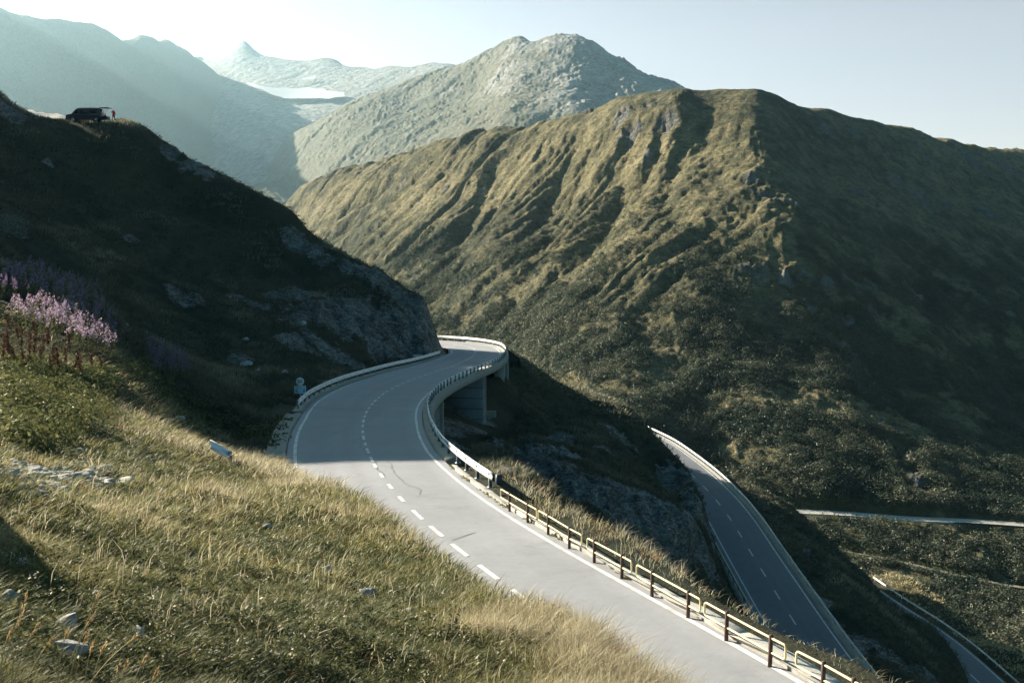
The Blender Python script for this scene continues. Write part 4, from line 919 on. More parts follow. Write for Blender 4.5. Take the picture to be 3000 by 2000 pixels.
# --- grass on the shaded hills beyond, its colours darkened to deepen the shade
g = Pile()
X, Y = sample(100000, -31, 33, 40, 235); bad, l1, i1 = onroad(X, Y); Z, rock, bare, e, r = Hn(X, Y, True)
fore = (Y + .25 * X < 45) & (l1 < -4) | ((l1 > 900) & (Y + .25 * X < 45))
sg = cast(881, 1192, Hn, 55, 90); k = ~bad & ~fore & (RNG.uniform(0, 1, len(X)) > 1.25 * rock) & (Z < 40) & (np.hypot(X - sg[0] - .3, Y - sg[1] + 2.0) > 3.0)
X, Y, Z, r = X[k], Y[k], Z[k], r[k]
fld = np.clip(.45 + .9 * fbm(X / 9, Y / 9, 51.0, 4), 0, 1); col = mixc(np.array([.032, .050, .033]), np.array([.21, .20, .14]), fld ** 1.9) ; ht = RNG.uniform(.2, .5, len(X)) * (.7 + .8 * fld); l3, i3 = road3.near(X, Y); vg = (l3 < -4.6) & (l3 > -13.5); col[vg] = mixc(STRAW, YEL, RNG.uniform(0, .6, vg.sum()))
w = .0007 * r
tufts(g, np.stack([X, Y, Z], 1), 6, ht, .0035 * r, w, col, .15, .3, .9)
o = g.build('grass', 'grass_blade'); tag(o, 'tussock grass on the shaded hillsides around the bend', 'grass', kind='stuff')
# --- leafy herbs
g = Pile()
def scatter_px(n, poly, d0, d1, H=Hn):
    out = []; xs = [p[0] for p in poly]; ys = [p[1] for p in poly]
    while len(out) < n:
        x, y = random.uniform(min(xs), max(xs)), random.uniform(min(ys), max(ys))
        if inside(np.array([x]), np.array([y]), poly)[0]: out.append(cast(x, y, H, d0, d1, 220))
    return np.array(out)
h1 = scatter_px(330, [(0, 1040), (150, 1060), (310, 1090), (330, 1150), (300, 1230), (200, 1290), (0, 1330)], 8, 60)
leaves(g, h1, 70, RNG.uniform(.35, .8, len(h1)), RNG.uniform(.25, .6, len(h1)), np.full(len(h1), .055), mixc(GRN * .9, YEL * .75, RNG.uniform(0, 1, len(h1)) ** 2))
h2 = scatter_px(560, [(0, 1300), (450, 1210), (850, 1420), (1350, 1720), (1900, 2000), (0, 2000)], 3, 60)
h2 = h2[offrock(h2[:, 0], h2[:, 1], 1.7) & (blob(h2[:, 0], h2[:, 1], BARE) < .3)]; r2 = np.hypot(h2[:, 0], h2[:, 1]); leaves(g, h2, 44, RNG.uniform(.07, .22, len(h2)), RNG.uniform(.06, .16, len(h2)), .012 + .0009 * r2, mixc(YEL * .75, DEEP, RNG.uniform(0, 1, len(h2)) ** .7))
hw = scatter_px(170, [(0, 1250), (450, 1210), (850, 1420), (1350, 1720), (1900, 2000), (0, 2000)], 3, 60); rw = np.hypot(hw[:, 0], hw[:, 1]); leaves(g, hw + [0, 0, .1], 6, .03 + .004 * rw, np.full(len(hw), .12), .006 + .0006 * rw, np.tile(np.array([.50, .47, .38]), (len(hw), 1)))
h3 = scatter_px(120, [(0, 1090), (330, 1080), (300, 1140), (0, 1140)], 8, 60)
leaves(g, h3, 24, RNG.uniform(.3, .6, len(h3)), RNG.uniform(.2, .4, len(h3)), np.full(len(h3), .11), mixc(YEL * .8, GRN * 1.2, RNG.uniform(0, 1, len(h3))))
h4 = scatter_px(240, [(560, 1180), (800, 1150), (850, 1230), (820, 1330), (600, 1290), (350, 1080), (420, 1040)], 40, 90)
h4 = h4[np.hypot(h4[:, 0] - sg[0], h4[:, 1] - sg[1] + 2) > 4.0]; leaves(g, h4, 40, RNG.uniform(.4, 1.0, len(h4)), RNG.uniform(.3, .7, len(h4)), np.full(len(h4), .10), mixc(GRN * .7, DEEP, RNG.uniform(0, 1, len(h4))))
h5 = scatter_px(60, [(0, 640), (70, 650), (60, 700), (0, 690)], 40, 140); leaves(g, h5, 40, RNG.uniform(.5, 1.1, 60), RNG.uniform(.4, .8, 60), np.full(60, .13), np.tile(np.array([.12, .15, .12]), (60, 1)))
o = g.build('herbs', 'leaf'); tag(o, 'low leafy herbs and bushes growing among the grass', 'herbs', kind='stuff')
# --- fireweed: pink spikes on leafy stems, bright in front, shade put into the darker colours behind
g = Pile()
def fireweed(c, pink):
    n = len(c); H = RNG.uniform(.9, 1.35, n); ln = RNG.normal(.10, .08, (n, 2))
    tip = c + np.stack([ln[:, 0] * H, ln[:, 1] * H, H], 1)
    col = np.tile(np.array([.10, .11, .045]), (n, 1))
    g.add(*blades(c - [0, 0, .05], H, np.full(n, .03), np.stack([ln[:, 0] * H, ln[:, 1] * H, 0 * H], 1), col, bend=.55))
    K = 26; t = RNG.uniform(.12, .68, (n, K)); p = (c[:, None] + (tip - c)[:, None] * t[..., None]).reshape(-1, 3); N = len(p)
    a = RNG.uniform(0, 2 * np.pi, N); L = RNG.uniform(.08, .17, N); d = np.stack([np.cos(a) * L, np.sin(a) * L, L * .35], 1)
    sd = np.stack([-np.sin(a), np.cos(a), 0 * a], 1) * .022
    v = np.stack([p - sd, p + sd, p + d], 1).reshape(-1, 3); cc = np.repeat(np.tile(np.array([.13, .14, .06]), (N, 1)) * RNG.uniform(.7, 1.3, (N, 1)), 3, 0)
    g.add(v, np.arange(N * 3).reshape(-1, 3), cc)
    K = 30; t = RNG.uniform(.62, 1.0, (n, K)); p = (c[:, None] + (tip - c)[:, None] * t[..., None]).reshape(-1, 3); N = len(p); fat = (.085 * (1.08 - t)).ravel() / .4 + .012
    a = RNG.uniform(0, 2 * np.pi, N); p = p + np.stack([np.cos(a) * fat, np.sin(a) * fat, 0 * a], 1)
    q = RNG.normal(0, .028, (N, 3, 3)); v = (p[:, None] + q).reshape(-1, 3); cc = np.repeat(pink * RNG.uniform(.75, 1.25, (N, 1)), 3, 0)
    g.add(v, np.arange(N * 3).reshape(-1, 3), cc)
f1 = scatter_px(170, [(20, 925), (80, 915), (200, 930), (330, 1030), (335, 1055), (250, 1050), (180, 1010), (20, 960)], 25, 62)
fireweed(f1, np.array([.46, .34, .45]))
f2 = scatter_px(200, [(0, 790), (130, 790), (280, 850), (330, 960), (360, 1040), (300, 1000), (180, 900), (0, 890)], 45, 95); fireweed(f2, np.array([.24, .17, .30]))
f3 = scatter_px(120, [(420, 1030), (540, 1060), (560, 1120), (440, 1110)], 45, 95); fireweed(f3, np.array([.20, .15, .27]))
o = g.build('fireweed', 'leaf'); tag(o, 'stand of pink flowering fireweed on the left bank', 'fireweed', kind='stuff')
# --- brown seeding dock plants
dk = [(12, 1050), (25, 1040), (35, 1052), (50, 1058), (62, 1015), (80, 1075), (100, 1040), (105, 980), (118, 1045), (150, 1085), (160, 1062), (165, 1068), (172, 1085), (205, 1020), (220, 1075), (235, 1078), (240, 1095), (270, 1070), (310, 1090), (30, 965), (55, 985), (125, 1030), (85, 1030), (140, 1010), (92, 1060), (195, 1060)]
BROWN = np.array([.075, .040, .025])
def dock_mesh(seed):
    r = np.random.default_rng(seed); v = []; fs = []
    return r
protos = []
for s_ in range(3):
    r = np.random.default_rng(40 + s_); p = Pile(); n = 260
    z = r.uniform(.30, 1.0, n); rad = .055 * (1 - (z - .3) * .6); a = r.uniform(0, 2 * np.pi, n)
    ctr = np.stack([np.cos(a) * rad + .05 * z, np.sin(a) * rad, z], 1); v = (ctr[:, None] + r.normal(0, .022, (n, 3, 3))).reshape(-1, 3)
    p.add(v, np.arange(3 * n).reshape(-1, 3), np.repeat(BROWN * r.uniform(.6, 1.5, (n, 1)), 3, 0))
    for b_ in range(4):
        a_ = r.uniform(0, 6.28); m = 40; zz = r.uniform(0, 1, m); c_ = np.stack([math.cos(a_) * .16 * zz, math.sin(a_) * .16 * zz, .35 + .1 * b_ + .3 * zz], 1)
        v = (c_[:, None] + r.normal(0, .018, (m, 3, 3))).reshape(-1, 3); p.add(v, np.arange(3 * m).reshape(-1, 3), np.repeat(BROWN * r.uniform(.6, 1.5, (m, 1)), 3, 0))
    st_ = MB().tube([[0, 0, -.05], [.02, 0, .5], [.05, 0, 1.0]], [.012, .01, .005], 5); V = np.concatenate(st_.v); q = np.concatenate(st_.q); tt = np.concatenate([q[:, :3], q[:, [0, 2, 3]]])
    p.add(V, tt, np.tile(BROWN * .8, (len(V), 1)))
    protos.append(p)
first = {}
for j, (x, y) in enumerate(dk):
    q = cast(x, y + 20, Hn, 8, 60); s_ = j % 3
    if s_ not in first:
        o = protos[s_].build('dock_plant', 'leaf'); first[s_] = o
    else:
        o = first[s_].copy(); COL.objects.link(o)
    o.location = q; o.rotation_euler = (random.uniform(-.1, .1), random.uniform(-.05, .15), random.uniform(0, 6.28)); k_ = random.uniform(.75, 1.15); o.scale = (k_, k_, k_)
    tag(o, 'rusty brown seeding dock plant standing in front of the pink fireweed', 'dock plant', 'dock plants below the fireweed')
# --- alder scrub on the mountain foot
g = Pile()
a = np.radians(RNG.uniform(-10, 30, 150000)); r = np.sqrt(RNG.uniform(300 ** 2, 1000 ** 2, 150000)); X, Y = r * np.sin(a), r * np.cos(a)
Z, rock, ed = Hm(X, Y, True); den = shrub_density(X, Y, Z); px, py = pix(X, Y, Z)
k = (RNG.uniform(0, 1, len(X)) < den * (400 / r) ** .8) & (ed > 1.0) & (rock < .5) & (px > 1150) & (px < 3250) & (py > 560) & (py < 2100)
k &= ~((np.abs(px - 2640 - (py - 1340) * .55) < 32) & (py > 1270) & (py < 1440))
X, Y, Z, r = X[k], Y[k], Z[k], r[k]
big = sst(-10, -90, Z); R0 = (RNG.uniform(.7, 1.5, len(X)) + RNG.uniform(.2, 1.3, len(X)) * big) * np.exp(RNG.normal(0, .33, len(X)))
tc = np.clip(.5 + fbm(X / 30, Y / 30, 61.0, 3) + RNG.normal(0, .25, len(X)), 0, 1)
col = mixc(np.array([.026, .044, .032]), np.array([.115, .122, .080]), tc)
print('shrubs', len(X))
leaves(g, np.stack([X, Y, Z], 1), 46, R0 * 1.1, R0 * 1.15, np.minimum(R0 * .2, .42), col)
o = g.build('shrubs', 'shrub_leaf'); tag(o, 'alder scrub spread over the lower mountain flank', 'shrubs', kind='stuff')
# stones of the bare patch: too many to count
mb = MB(); 
for j in range(300):
    x = random.gauss(130, 95); y = random.gauss(1395, 24)
    if x < 0: continue
    q = cast(x, y, Hn, 6, 40, 200); v, f = RP_[j % 6]; s = abs(random.gauss(.05, .06)) + .02; a = random.uniform(0, 6.28); c, n = math.cos(a), math.sin(a)
    vv = np.stack([v[:, 0] * c - v[:, 1] * n, v[:, 0] * n + v[:, 1] * c, v[:, 2] * .6], 1) * s; mb.add(vv + q + [0, 0, s * .1], t=f)
o = mesh_obj('scree', np.concatenate(mb.v), np.concatenate(mb.t), M['loose_rock']); tag(o, 'pale stones strewn over the bare stony patch', 'scree', kind='stuff')
# ------------------------------------------------------------------ tall dry stalks close to the camera
stalks = [(298, 1720, -95, 'tallest dry grass stalk, leaning right across the dark boulders'), (77, 1741, -40, 'upright dry stalk near the left edge with a narrow head'), (276, 1796, -90, 'arching dry stalk whose tip ends just right of the large boulder'),
          (402, 1862, -150, 'long slanting dry stalk with a feathery tip, far right of the bunch'), (255, 1860, -35, 'straight golden stalk in the middle of the bunch'), (200, 1839, -30, 'thin golden stalk in front of the large boulder'),
          (306, 1890, -45, 'short golden stalk right of the straight one'), (370, 1941, -30, 'low golden stalk near the bottom edge'), (425, 1928, -60, 'low forked stalk at the right of the bunch'), (157, 1865, -90, 'bent stalk slanting right at the left of the bunch'),
          (64, 1797, -60, 'drooping stalk with a heavy brown head by the left edge'), (272, 1886, -25, 'small stalk between the two golden ones'), (349, 1950, -20, 'shortest stalk at the bottom edge of the bunch'), (459, 1965, -40, 'rightmost low stalk at the bottom edge'),
          (110, 1830, -70, 'wispy stalk bent over the left corner'), (30, 1850, -30, 'pale stalk standing in the left corner')]
for x, y, dx, lbl in stalks:
    d = random.uniform(3.9, 4.5); tip = P(x, y, d); b = P(x + dx * 1.15, 2060, d * .985); b[2] = min(b[2], tip[2] - .3)
    gz = float(Hn(np.array([b[0]]), np.array([b[1]]))[0]); b0 = np.array([b[0] - .04, b[1], gz - .03])
    e = empty('grass_stalk', tuple(b0), lbl, 'grass stalk', 'tall dry grass stalks in the near left corner')
    t = np.linspace(0, 1, 10)[:, None]; mid = b * .55 + tip * .45 + np.array([-.02, 0, .06])
    pts = np.concatenate([[b0], (1 - t) ** 2 * b + 2 * t * (1 - t) * mid + t ** 2 * tip])
    MB().tube(pts, np.linspace(.0035, .0014, len(pts)), 5).build('stem', M['grass_straw'] if 'grass_straw' in M else simple('grass_straw', (.42, .32, .16), .7), e)
    hd = Pile(); m = 46; tt = RNG.uniform(.80, 1.0, m); c = (1 - tt[:, None]) ** 2 * b + 2 * tt[:, None] * (1 - tt[:, None]) * mid + tt[:, None] ** 2 * tip
    dr = tip - mid; dr /= np.linalg.norm(dr); wd = .012 * np.sin(np.pi * (tt - .78) / .24) + .002
    lean = dr[None] * RNG.uniform(.012, .03, (m, 1)) + RNG.normal(0, .5, (m, 3)) * wd[:, None]; sd = RNG.normal(size=(m, 3)); sd /= np.linalg.norm(sd, axis=1)[:, None]; sd *= .0028
    v = np.stack([c - sd, c + sd, c + lean], 1).reshape(-1, 3)
    mesh_obj('seed_head', v, np.arange(3 * m).reshape(-1, 3), M['grass_blade'], e, attrs=dict(col=np.repeat(np.array([.42, .30, .15]) * RNG.uniform(.7, 1.3, (m, 1)), 3, 0)))
# ------------------------------------------------------------------ signs
def text_mesh(txt, size, mat, parent, loc, name='lettering'):
    cu = bpy.data.curves.new('text', 'FONT'); cu.body = txt; cu.size = size; cu.align_x = 'CENTER'; cu.align_y = 'CENTER'; cu.extrude = .002; cu.offset = size * .022
    to = bpy.data.objects.new('text', cu); COL.objects.link(to); bpy.context.view_layer.update()
    me = bpy.data.meshes.new_from_object(to.evaluated_get(bpy.context.evaluated_depsgraph_get())); bpy.data.objects.remove(to)
    me.transform(Matrix.Rotation(math.pi / 2, 4, 'X')); me.transform(Matrix.Translation(loc)); me.materials.clear(); me.materials.append(M[mat])
    o = bpy.data.objects.new(name, me); COL.objects.link(o); o.parent = parent; return o
LOCAL[0] = True
def ring(mb, r0, r1, y, n=40):
    th = np.linspace(0, 2 * np.pi, n, endpoint=False); v = []
    for r in (r0, r1): v += [[r * math.cos(a), y, r * math.sin(a)] for a in th]
    return v, [[j, (j + 1) % n, n + (j + 1) % n, n + j] for j in range(n)]
q = cast(881, 1192, Hn, 55, 90); px_ = q[1] / F
gz = q[2]; zc = P(878, 1117, q[1])[2] - gz; zp = P(878, 1141, q[1])[2] - gz
s = empty('speed_sign', tuple(q), 'round white 50 speed sign above a blue place panel on one thin post', 'road sign', rz=.16)
MB().tube([[0, .05, -.3], [0, .05, 1], [0, .05, zc + .28]], .042, 10).build('post', M['sign_grey'], s)
R0 = 12.3 * px_
dsk = MB().cyl((0, 0, zc), R0, .03, 40, 'y').build('disc', M['sign_white'], s)
v, f = ring(None, R0 * .90, R0 * 1.0, -.018); mesh_obj('rim', np.array(v) + [0, 0, zc], np.array(f), M['sign_grey'], dsk)
text_mesh('50', R0 * 1.2, 'sign_black', dsk, (0, -.02, zc))
pw, ph = 34 * px_, 23 * px_
pl = MB().box((0, 0, zp), (pw, .03, ph)).build('panel', M['sign_blue'], s, bevel=.01)
fr = MB(); fr.box((0, -.018, zp + ph / 2 - .02), (pw * .98, .008, .035)); fr.box((0, -.018, zp - ph / 2 + .02), (pw * .98, .008, .035)); fr.box((-pw / 2 + .02, -.018, zp), (.035, .008, ph * .9)); fr.box((pw / 2 - .02, -.018, zp), (.035, .008, ph * .9)); fr.box((0, -.018, zp + ph * .17), (pw * .94, .008, .04)); fr.build('border', M['sign_white'], pl)
text_mesh('Brig', ph * .36, 'sign_white', pl, (0, -.02, zp - ph * .08)); text_mesh('58 km', ph * .19, 'sign_white', pl, (0, -.02, zp - ph * .34)); MB().box((0, -.018, zp + ph * .33), (pw * .5, .008, ph * .13)).build('name_strip', M['sign_grey'], pl)
# warning triangle by the pull-off
q = P(79, 346, 165); gz = float(Hn(q[:1], q[1:2])[0]); px_ = q[1] / F; zt = P(79, 313, 165)[2] - gz
s = empty('warning_sign', (q[0], q[1], gz), 'red-edged warning triangle on a thin post where the upper road begins', 'road sign', rz=.1)
MB().tube([[0, .04, -.2], [0, .04, zt * .5], [0, .04, zt - .1]], .03, 8).build('post', M['sign_grey'], s)
a = 9 * px_
MB().prism([(-a / 2 * 1.1, zt - a), (a / 2 * 1.1, zt - a), (0, zt)], -.01, .01).build('triangle', M['sign_red'], s)
MB().prism([(-a * .30, zt - a * .88), (a * .30, zt - a * .88), (0, zt - a * .30)], -.016, -.012).build('face', M['sign_white'], s)
MB().box((0, 0, zt - a * 1.25), (a * .9, .02, a * .25)).build('plate', M['sign_white'], s)
# bend marker on the lowest road
q = cast(2640, 1772, Hn, 120, 200); px_ = q[1] / F; zc = P(2636, 1748, q[1])[2] - q[2]
s = empty('bend_marker', tuple(q), 'small square black and white bend marker on the grass by the lowest road', 'road sign', rz=.2)
MB().tube([[0, .04, -.3], [0, .04, zc / 2], [0, .04, zc]], .035, 8).build('post', M['sign_grey'], s)
w_ = 9.5 * px_; MB().box((0, 0, zc), (w_, .03, w_)).build('plate', M['sign_black'], s)
MB().prism([(-w_ * .36, zc), (w_ * .05, zc + w_ * .42), (w_ * .4, zc + w_ * .42), (-w_ * .02, zc), (w_ * .4, zc - w_ * .42), (w_ * .05, zc - w_ * .42)], -.026, -.018).build('chevron', M['sign_white'], s)
# ------------------------------------------------------------------ the van on the pull-off
q = P(253, 364, 143.5); vz = float(Hn(q[:1], q[1:2])[0])
van = empty('van', (q[0], q[1], vz + .02), 'dark camper van parked at the edge of the pull-off with raised tailgate', 'van', rz=.06)
def arch(cx, r, z0, n=9): return [(cx + r * math.cos(t), z0 + r * math.sin(t)) for t in np.linspace(0, math.pi, n)][::-1]
prof = [(-2.46, .34), (-2.48, .62), (-2.40, .92), (-2.1, 1.02), (-1.62, 1.12), (-1.05, 1.72), (-.82, 1.86), (-.5, 1.92), (1.2, 1.95), (2.1, 1.93), (2.22, 1.86), (2.28, 1.2), (2.40, 1.0), (2.44, .36)] + [(x, z) for x, z in arch(1.55, .40, .33)][::-1] + [(x, z) for x, z in arch(-1.5, .40, .33)][::-1]
vb = MB().prism(prof, -.93, .93).build('body', M['van_paint'], van, bevel=.04)
def pane(pts, y, nm='window'):
    return MB().prism(pts, min(y, y + .012 * np.sign(y)), max(y, y + .012 * np.sign(y))).build(nm, M['glass_dark'], van)
for sy in (-.932, .932):
    pane([(-1.42, 1.14), (-.98, 1.62), (-.84, 1.74), (-.62, 1.78), (-.62, 1.14)], sy); pane([(-.50, 1.16), (-.50, 1.80), (.62, 1.82), (.62, 1.16)], sy); pane([(.72, 1.16), (.72, 1.82), (1.9, 1.80), (2.0, 1.16)], sy)
    MB().box((-2.40, sy * .78, .82), (.14, .36, .2)).build('headlight', M['lamp_glass'], van, bevel=.03)
    MB().box((2.40, sy * .93, 1.15), (.10, .12, .36)).build('tail_lamp', M['red_lamp'], van, bevel=.02)
    MB().box((-1.22, sy * 1.10, 1.18), (.10, .18, .22)).build('mirror', M['van_paint'], van, bevel=.03)
    MB().tube([[2.25, sy * .85, 1.35], [2.55, sy * .85, 1.66], [2.85, sy * .85, 1.95]], .018, 6).build('strut', M['chrome'], van)
    for cx in (-1.5, 1.55):
        w_ = MB().cyl((cx, sy * .90, .33), .33, .22, 28, 'y').build('wheel', M['rubber'], van, bevel=.03); MB().cyl((cx, sy * 1.025, .33), .19, .03, 20, 'y').build('rim', M['chrome'], w_)
v = np.array([[-1.60, -.82, 1.15], [-1.60, .82, 1.15], [-1.06, .74, 1.73], [-1.06, -.74, 1.73]]) + [-.035, 0, .03]; mesh_obj('windscreen', v, np.array([[0, 1, 2, 3]]), M['glass_dark'], van)
MB().box((-2.46, 0, .46), (.14, 1.7, .24)).build('bumper', M['rubber'], van, bevel=.04)
MB().prism([(2.12, 1.95), (2.14, 2.00), (3.25, 2.06), (3.42, 1.99), (3.40, 1.95)], -.85, .85).build('tailgate', M['van_paint'], van, bevel=.02)
MB().box((2.285, 0, 1.28), (.02, 1.6, 1.1)).build('rear_shade_panel', M['glass_dark'], van)  # dark sheet painted in for the shaded open interior
MB().box((2.82, 0, .62), (.55, 1.3, .5)).build('carrier_box', M['dark_box'], van, bevel=.04)
LOCAL[0] = False
# pull-off and road beside the van
ln = smooth_path(np.array([P(x, y, d) for x, y, d in ((-60, 325, 178), (40, 338, 170), (120, 349, 160), (200, 358, 152), (290, 364, 150), (345, 366, 149))]), .8, 20); ln[:, 2] = Hn(ln[:, 0], ln[:, 1]) + .06
for _ in range(30): ln[1:-1, 2] = np.maximum(ln[1:-1, 2] * .0 + .5 * (ln[:-2, 2] + ln[2:, 2]), 0 * ln[1:-1, 2] + ln[1:-1, 2] - .02)
rr_ = Road(ln, .8, 2); lat = np.linspace(-3, 3, 9); rows = []
for l_ in lat:
    p = rr_.off(l_, 0); p[:, 2] = np.maximum(p[:, 2] - 9, Hn(p[:, 0], p[:, 1]) + .30); rows.append(p)
rows = np.stack(rows, 1); m, n, _ = rows.shape; i = np.arange(m * n).reshape(m, n)
tag(mesh_obj('road', rows.reshape(-1, 3), np.stack([i[:-1, :-1], i[:-1, 1:], i[1:, 1:], i[1:, :-1]], -1).reshape(-1, 4), simple('pale_gravel', (.50, .48, .43), .95, 0, 3, .12), smooth=True), 'sunlit pale gravel pull-off beside the van', 'road', kind='structure')
# ------------------------------------------------------------------ person in the red jacket
def skin(name, verts, edges, radii, mat, parent, sub=1, root=0):
    me = bpy.data.meshes.new(name); me.from_pydata([tuple(v) for v in verts], edges, []); me.materials.append(M[mat])
    o = bpy.data.objects.new(name, me); COL.objects.link(o)
    if parent is not None: o.parent = parent
    sk = o.modifiers.new('skin', 'SKIN'); sk.use_smooth_shade = True
    for d, r in zip(me.skin_vertices[0].data, radii): d.radius = (r, r) if not isinstance(r, tuple) else r
    me.skin_vertices[0].data[root].use_root = True
    s_ = o.modifiers.new('subdivision', 'SUBSURF'); s_.levels = sub; s_.render_levels = sub
    return o
q = cast(334, 372, Hn, 120, 200); q = P(334, 372, max(q[1], 146)); q[2] = float(Hn(q[:1], q[1:2])[0])
pe = empty('person', tuple(q), 'person in a red jacket and dark trousers walking with one hand raised to the head', 'person', rz=.25)
Vb = [(0, 0, .92), (0, 0, 1.10), (0, 0, 1.28), (0, 0, 1.42), (0, .0, 1.52), (-.01, -.01, 1.60), (-.01, -.015, 1.70),                        # 0-6 pelvis to crown
      (-.09, 0, .88), (-.17, .02, .48), (-.24, .0, .08), (-.30, .0, .03), (.09, 0, .88), (.10, -.02, .48), (.20, .02, .10), (.13, .02, .03),     # legs
      (-.17, 0, 1.41), (-.30, -.05, 1.24), (-.18, -.16, 1.46), (-.13, -.17, 1.53),                                                              # raised arm
      (.17, 0, 1.41), (.24, .02, 1.14), (.22, -.04, .90), (.215, -.05, .83)]
Eb = [(0, 1), (1, 2), (2, 3), (3, 4), (4, 5), (5, 6), (0, 7), (7, 8), (8, 9), (9, 10), (0, 11), (11, 12), (12, 13), (13, 14), (3, 15), (15, 16), (16, 17), (17, 18), (3, 19), (19, 20), (20, 21), (21, 22)]
Rb = [.13, .12, .13, .10, .05, (.075, .085), .06, .085, .06, .042, .03, .085, .06, .042, .03, .06, .042, .032, .026, .06, .042, .032, .026]
def hand(w, dirs, n0):
    vs, es, rs = [], [], []
    for k, (dx, dy, dz, L) in enumerate(dirs):
        a = np.array(Vb[w]); d = np.array([dx, dy, dz]); d /= np.linalg.norm(d)
        i0 = n0 + len(vs); vs += [tuple(a + d * L * .5), tuple(a + d * L * .5 + (d + np.array([0, -.25, -.1])) * L * .5)]; es += [(w, i0), (i0, i0 + 1)]; rs += [.010, .008]
    return vs, es, rs
for w, dirs in ((18, [(.2, -.1, 1, .09), (.32, -.1, .95, .10), (.45, -.1, .9, .095), (.6, -.1, .8, .08), (-.6, -.1, .7, .06)]), (22, [(-.1, -.1, -1, .085), (0, -.1, -1, .095), (.1, -.1, -1, .09), (.22, -.1, -1, .075), (-.55, -.3, -.7, .06)])):
    a, b, c = hand(w, dirs, len(Vb)); Vb += a; Eb += b; Rb += c
body = skin('body', Vb, Eb, Rb, 'skin', pe, 2)
skin('jacket', [(0, 0, .86), (0, 0, 1.1), (0, 0, 1.28), (0, 0, 1.42), (0, 0, 1.47), (-.17, 0, 1.42), (-.30, -.05, 1.24), (-.195, -.15, 1.43), (.17, 0, 1.42), (.24, .02, 1.14), (.222, -.035, .93)], [(0, 1), (1, 2), (2, 3), (3, 4), (3, 5), (5, 6), (6, 7), (3, 8), (8, 9), (9, 10)], [.165, .16, .17, .13, .075, .085, .062, .05, .085, .062, .05], 'red_jacket', pe, 2)
skin('trousers', [(0, 0, .95), (-.09, 0, .87), (-.17, .02, .48), (-.238, 0, .10), (.09, 0, .87), (.10, -.02, .48), (.195, .02, .12)], [(0, 1), (1, 2), (2, 3), (0, 4), (4, 5), (5, 6)], [.15, .105, .078, .06, .105, .078, .06], 'dark_trousers', pe, 2)
skin('shoe', [(-.22, .0, .05), (-.31, -.01, .035), (-.345, -.01, .03)], [(0, 1), (1, 2)], [.05, .042, .03], 'shoe', pe, 1); skin('shoe', [(.215, .02, .06), (.13, .02, .04), (.09, .02, .035)], [(0, 1), (1, 2)], [.05, .042, .03], 'shoe', pe, 1)
skin('hair', [(0, .015, 1.735), (.03, .04, 1.68), (.03, .05, 1.58)], [(0, 1), (1, 2)], [.075, .085, .045], 'hair', pe, 1)
hd_ = MB()
for sx in (-.028, .028): hd_.box((sx - .01, -.095, 1.635), (.016, .012, .010))
hd_.box((-.01, -.105, 1.605), (.018, .03, .03)); hd_.box((-.01, -.092, 1.57), (.04, .012, .008))
for sx in (-.085, .065): hd_.box((sx, -.01, 1.615), (.018, .035, .05))
LOCAL[0] = True; hd_.build('face', M['skin'], pe, bevel=.004); LOCAL[0] = False
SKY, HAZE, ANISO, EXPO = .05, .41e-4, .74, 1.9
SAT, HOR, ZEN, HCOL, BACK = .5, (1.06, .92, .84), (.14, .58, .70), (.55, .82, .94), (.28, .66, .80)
# ------------------------------------------------------------------ camera, air, light
cam = bpy.data.cameras.new('camera'); cam.lens = 35; cam.sensor_width = 36; cam.clip_start = .1; cam.clip_end = 40000
co = bpy.data.objects.new('camera', cam); COL.objects.link(co); co.location = (0, 0, 0); co.rotation_euler = (math.pi / 2 - PITCH, 0, 0); SC.camera = co
SUN_AZ, SUN_EL = R_(-57), R_(23)           # azimuth from +Y, minus = left
sd_ = Vector((math.sin(SUN_AZ) * math.cos(SUN_EL), math.cos(SUN_AZ) * math.cos(SUN_EL), math.sin(SUN_EL)))
sl = bpy.data.lights.new('sun', 'SUN'); sl.energy = 5.0; sl.angle = R_(.5); sl.color = (1, .88, .72)
so_ = bpy.data.objects.new('sun', sl); COL.objects.link(so_); so_.rotation_euler = sd_.to_track_quat('Z', 'Y').to_euler(); so_.location = (-200, 100, 300)
W = bpy.data.worlds.new('World'); SC.world = W; W.use_nodes = True; nt = W.node_tree; nt.nodes.clear()
sky = nt.nodes.new('ShaderNodeTexSky'); sky.sky_type = 'NISHITA'; sky.sun_disc = False; sky.sun_elevation = SUN_EL; sky.sun_rotation = SUN_AZ; sky.air_density = .8; sky.dust_density = .25; sky.ozone_density = 1.0; sky.altitude = 1800
# the clear sky: pale and neutral near the horizon, dimmed and tinted teal overhead to cool the shade
hs_ = nt.nodes.new('ShaderNodeHueSaturation'); hs_.inputs['Saturation'].default_value = SAT; nt.links.new(sky.outputs[0], hs_.inputs['Color'])
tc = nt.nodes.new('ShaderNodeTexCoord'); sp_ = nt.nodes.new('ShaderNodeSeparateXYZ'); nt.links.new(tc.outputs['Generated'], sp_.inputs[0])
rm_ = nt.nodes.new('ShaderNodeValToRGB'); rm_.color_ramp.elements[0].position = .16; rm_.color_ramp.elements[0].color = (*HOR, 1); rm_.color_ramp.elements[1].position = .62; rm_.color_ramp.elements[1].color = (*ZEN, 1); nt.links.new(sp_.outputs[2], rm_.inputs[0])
tint = nt.nodes.new('ShaderNodeMixRGB'); tint.blend_type = 'MULTIPLY'; tint.inputs[0].default_value = 1; nt.links.new(hs_.outputs[0], tint.inputs[1]); nt.links.new(rm_.outputs[0], tint.inputs[2])
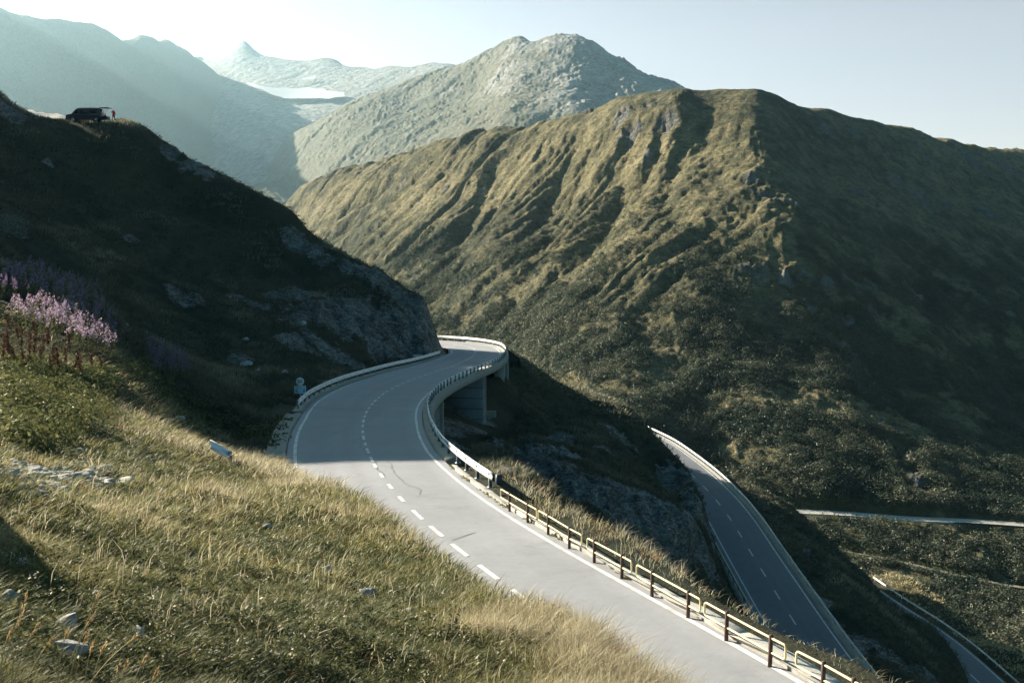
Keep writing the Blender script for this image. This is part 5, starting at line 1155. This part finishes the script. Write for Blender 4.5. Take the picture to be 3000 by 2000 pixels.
bg = nt.nodes.new('ShaderNodeBackground'); bg.inputs[1].default_value = SKY; wo = nt.nodes.new('ShaderNodeOutputWorld')
# unseen sky behind the camera, tinted teal to cool and darken the fill light
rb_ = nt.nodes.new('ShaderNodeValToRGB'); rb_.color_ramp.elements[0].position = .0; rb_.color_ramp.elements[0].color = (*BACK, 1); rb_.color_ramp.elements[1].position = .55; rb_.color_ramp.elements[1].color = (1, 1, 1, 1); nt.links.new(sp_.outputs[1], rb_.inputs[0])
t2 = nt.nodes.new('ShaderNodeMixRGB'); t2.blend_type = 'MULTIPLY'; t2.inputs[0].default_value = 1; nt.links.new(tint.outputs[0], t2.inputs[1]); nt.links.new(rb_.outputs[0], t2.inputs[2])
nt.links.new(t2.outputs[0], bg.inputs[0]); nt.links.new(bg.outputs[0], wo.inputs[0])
if HAZE:
    hz = MB().box((-1000, 5900, 660), (24000, 13400, 2220)).build('haze', None)
    m = bpy.data.materials.new('haze'); m.use_nodes = True; t = m.node_tree; t.nodes.clear()
    o_ = t.nodes.new('ShaderNodeOutputMaterial'); pv = t.nodes.new('ShaderNodeVolumePrincipled'); pv.inputs['Color'].default_value = (*HCOL, 1); pv.inputs['Density'].default_value = HAZE; pv.inputs['Anisotropy'].default_value = ANISO
    t.links.new(pv.outputs[0], o_.inputs[1]); hz.data.materials.clear(); hz.data.materials.append(m); tag(hz, 'pale haze filling the valley', 'haze', kind='stuff')
vs = SC.view_settings; SC.display_settings.display_device = 'sRGB'; vs.view_transform = 'Standard'; vs.look = 'None'; vs.gamma = 1; vs.exposure = EXPO; vs.use_curve_mapping = False
SC.render.engine = 'CYCLES'; cy = SC.cycles; cy.use_denoising = True
try: cy.denoiser = 'OPENIMAGEDENOISE'
except Exception: pass
cy.max_bounces = 5; cy.diffuse_bounces = 2; cy.glossy_bounces = 2; cy.transmission_bounces = 2; cy.volume_bounces = 1; cy.transparent_max_bounces = 4; cy.sample_clamp_indirect = 4; cy.use_adaptive_sampling = True; cy.adaptive_threshold = .01
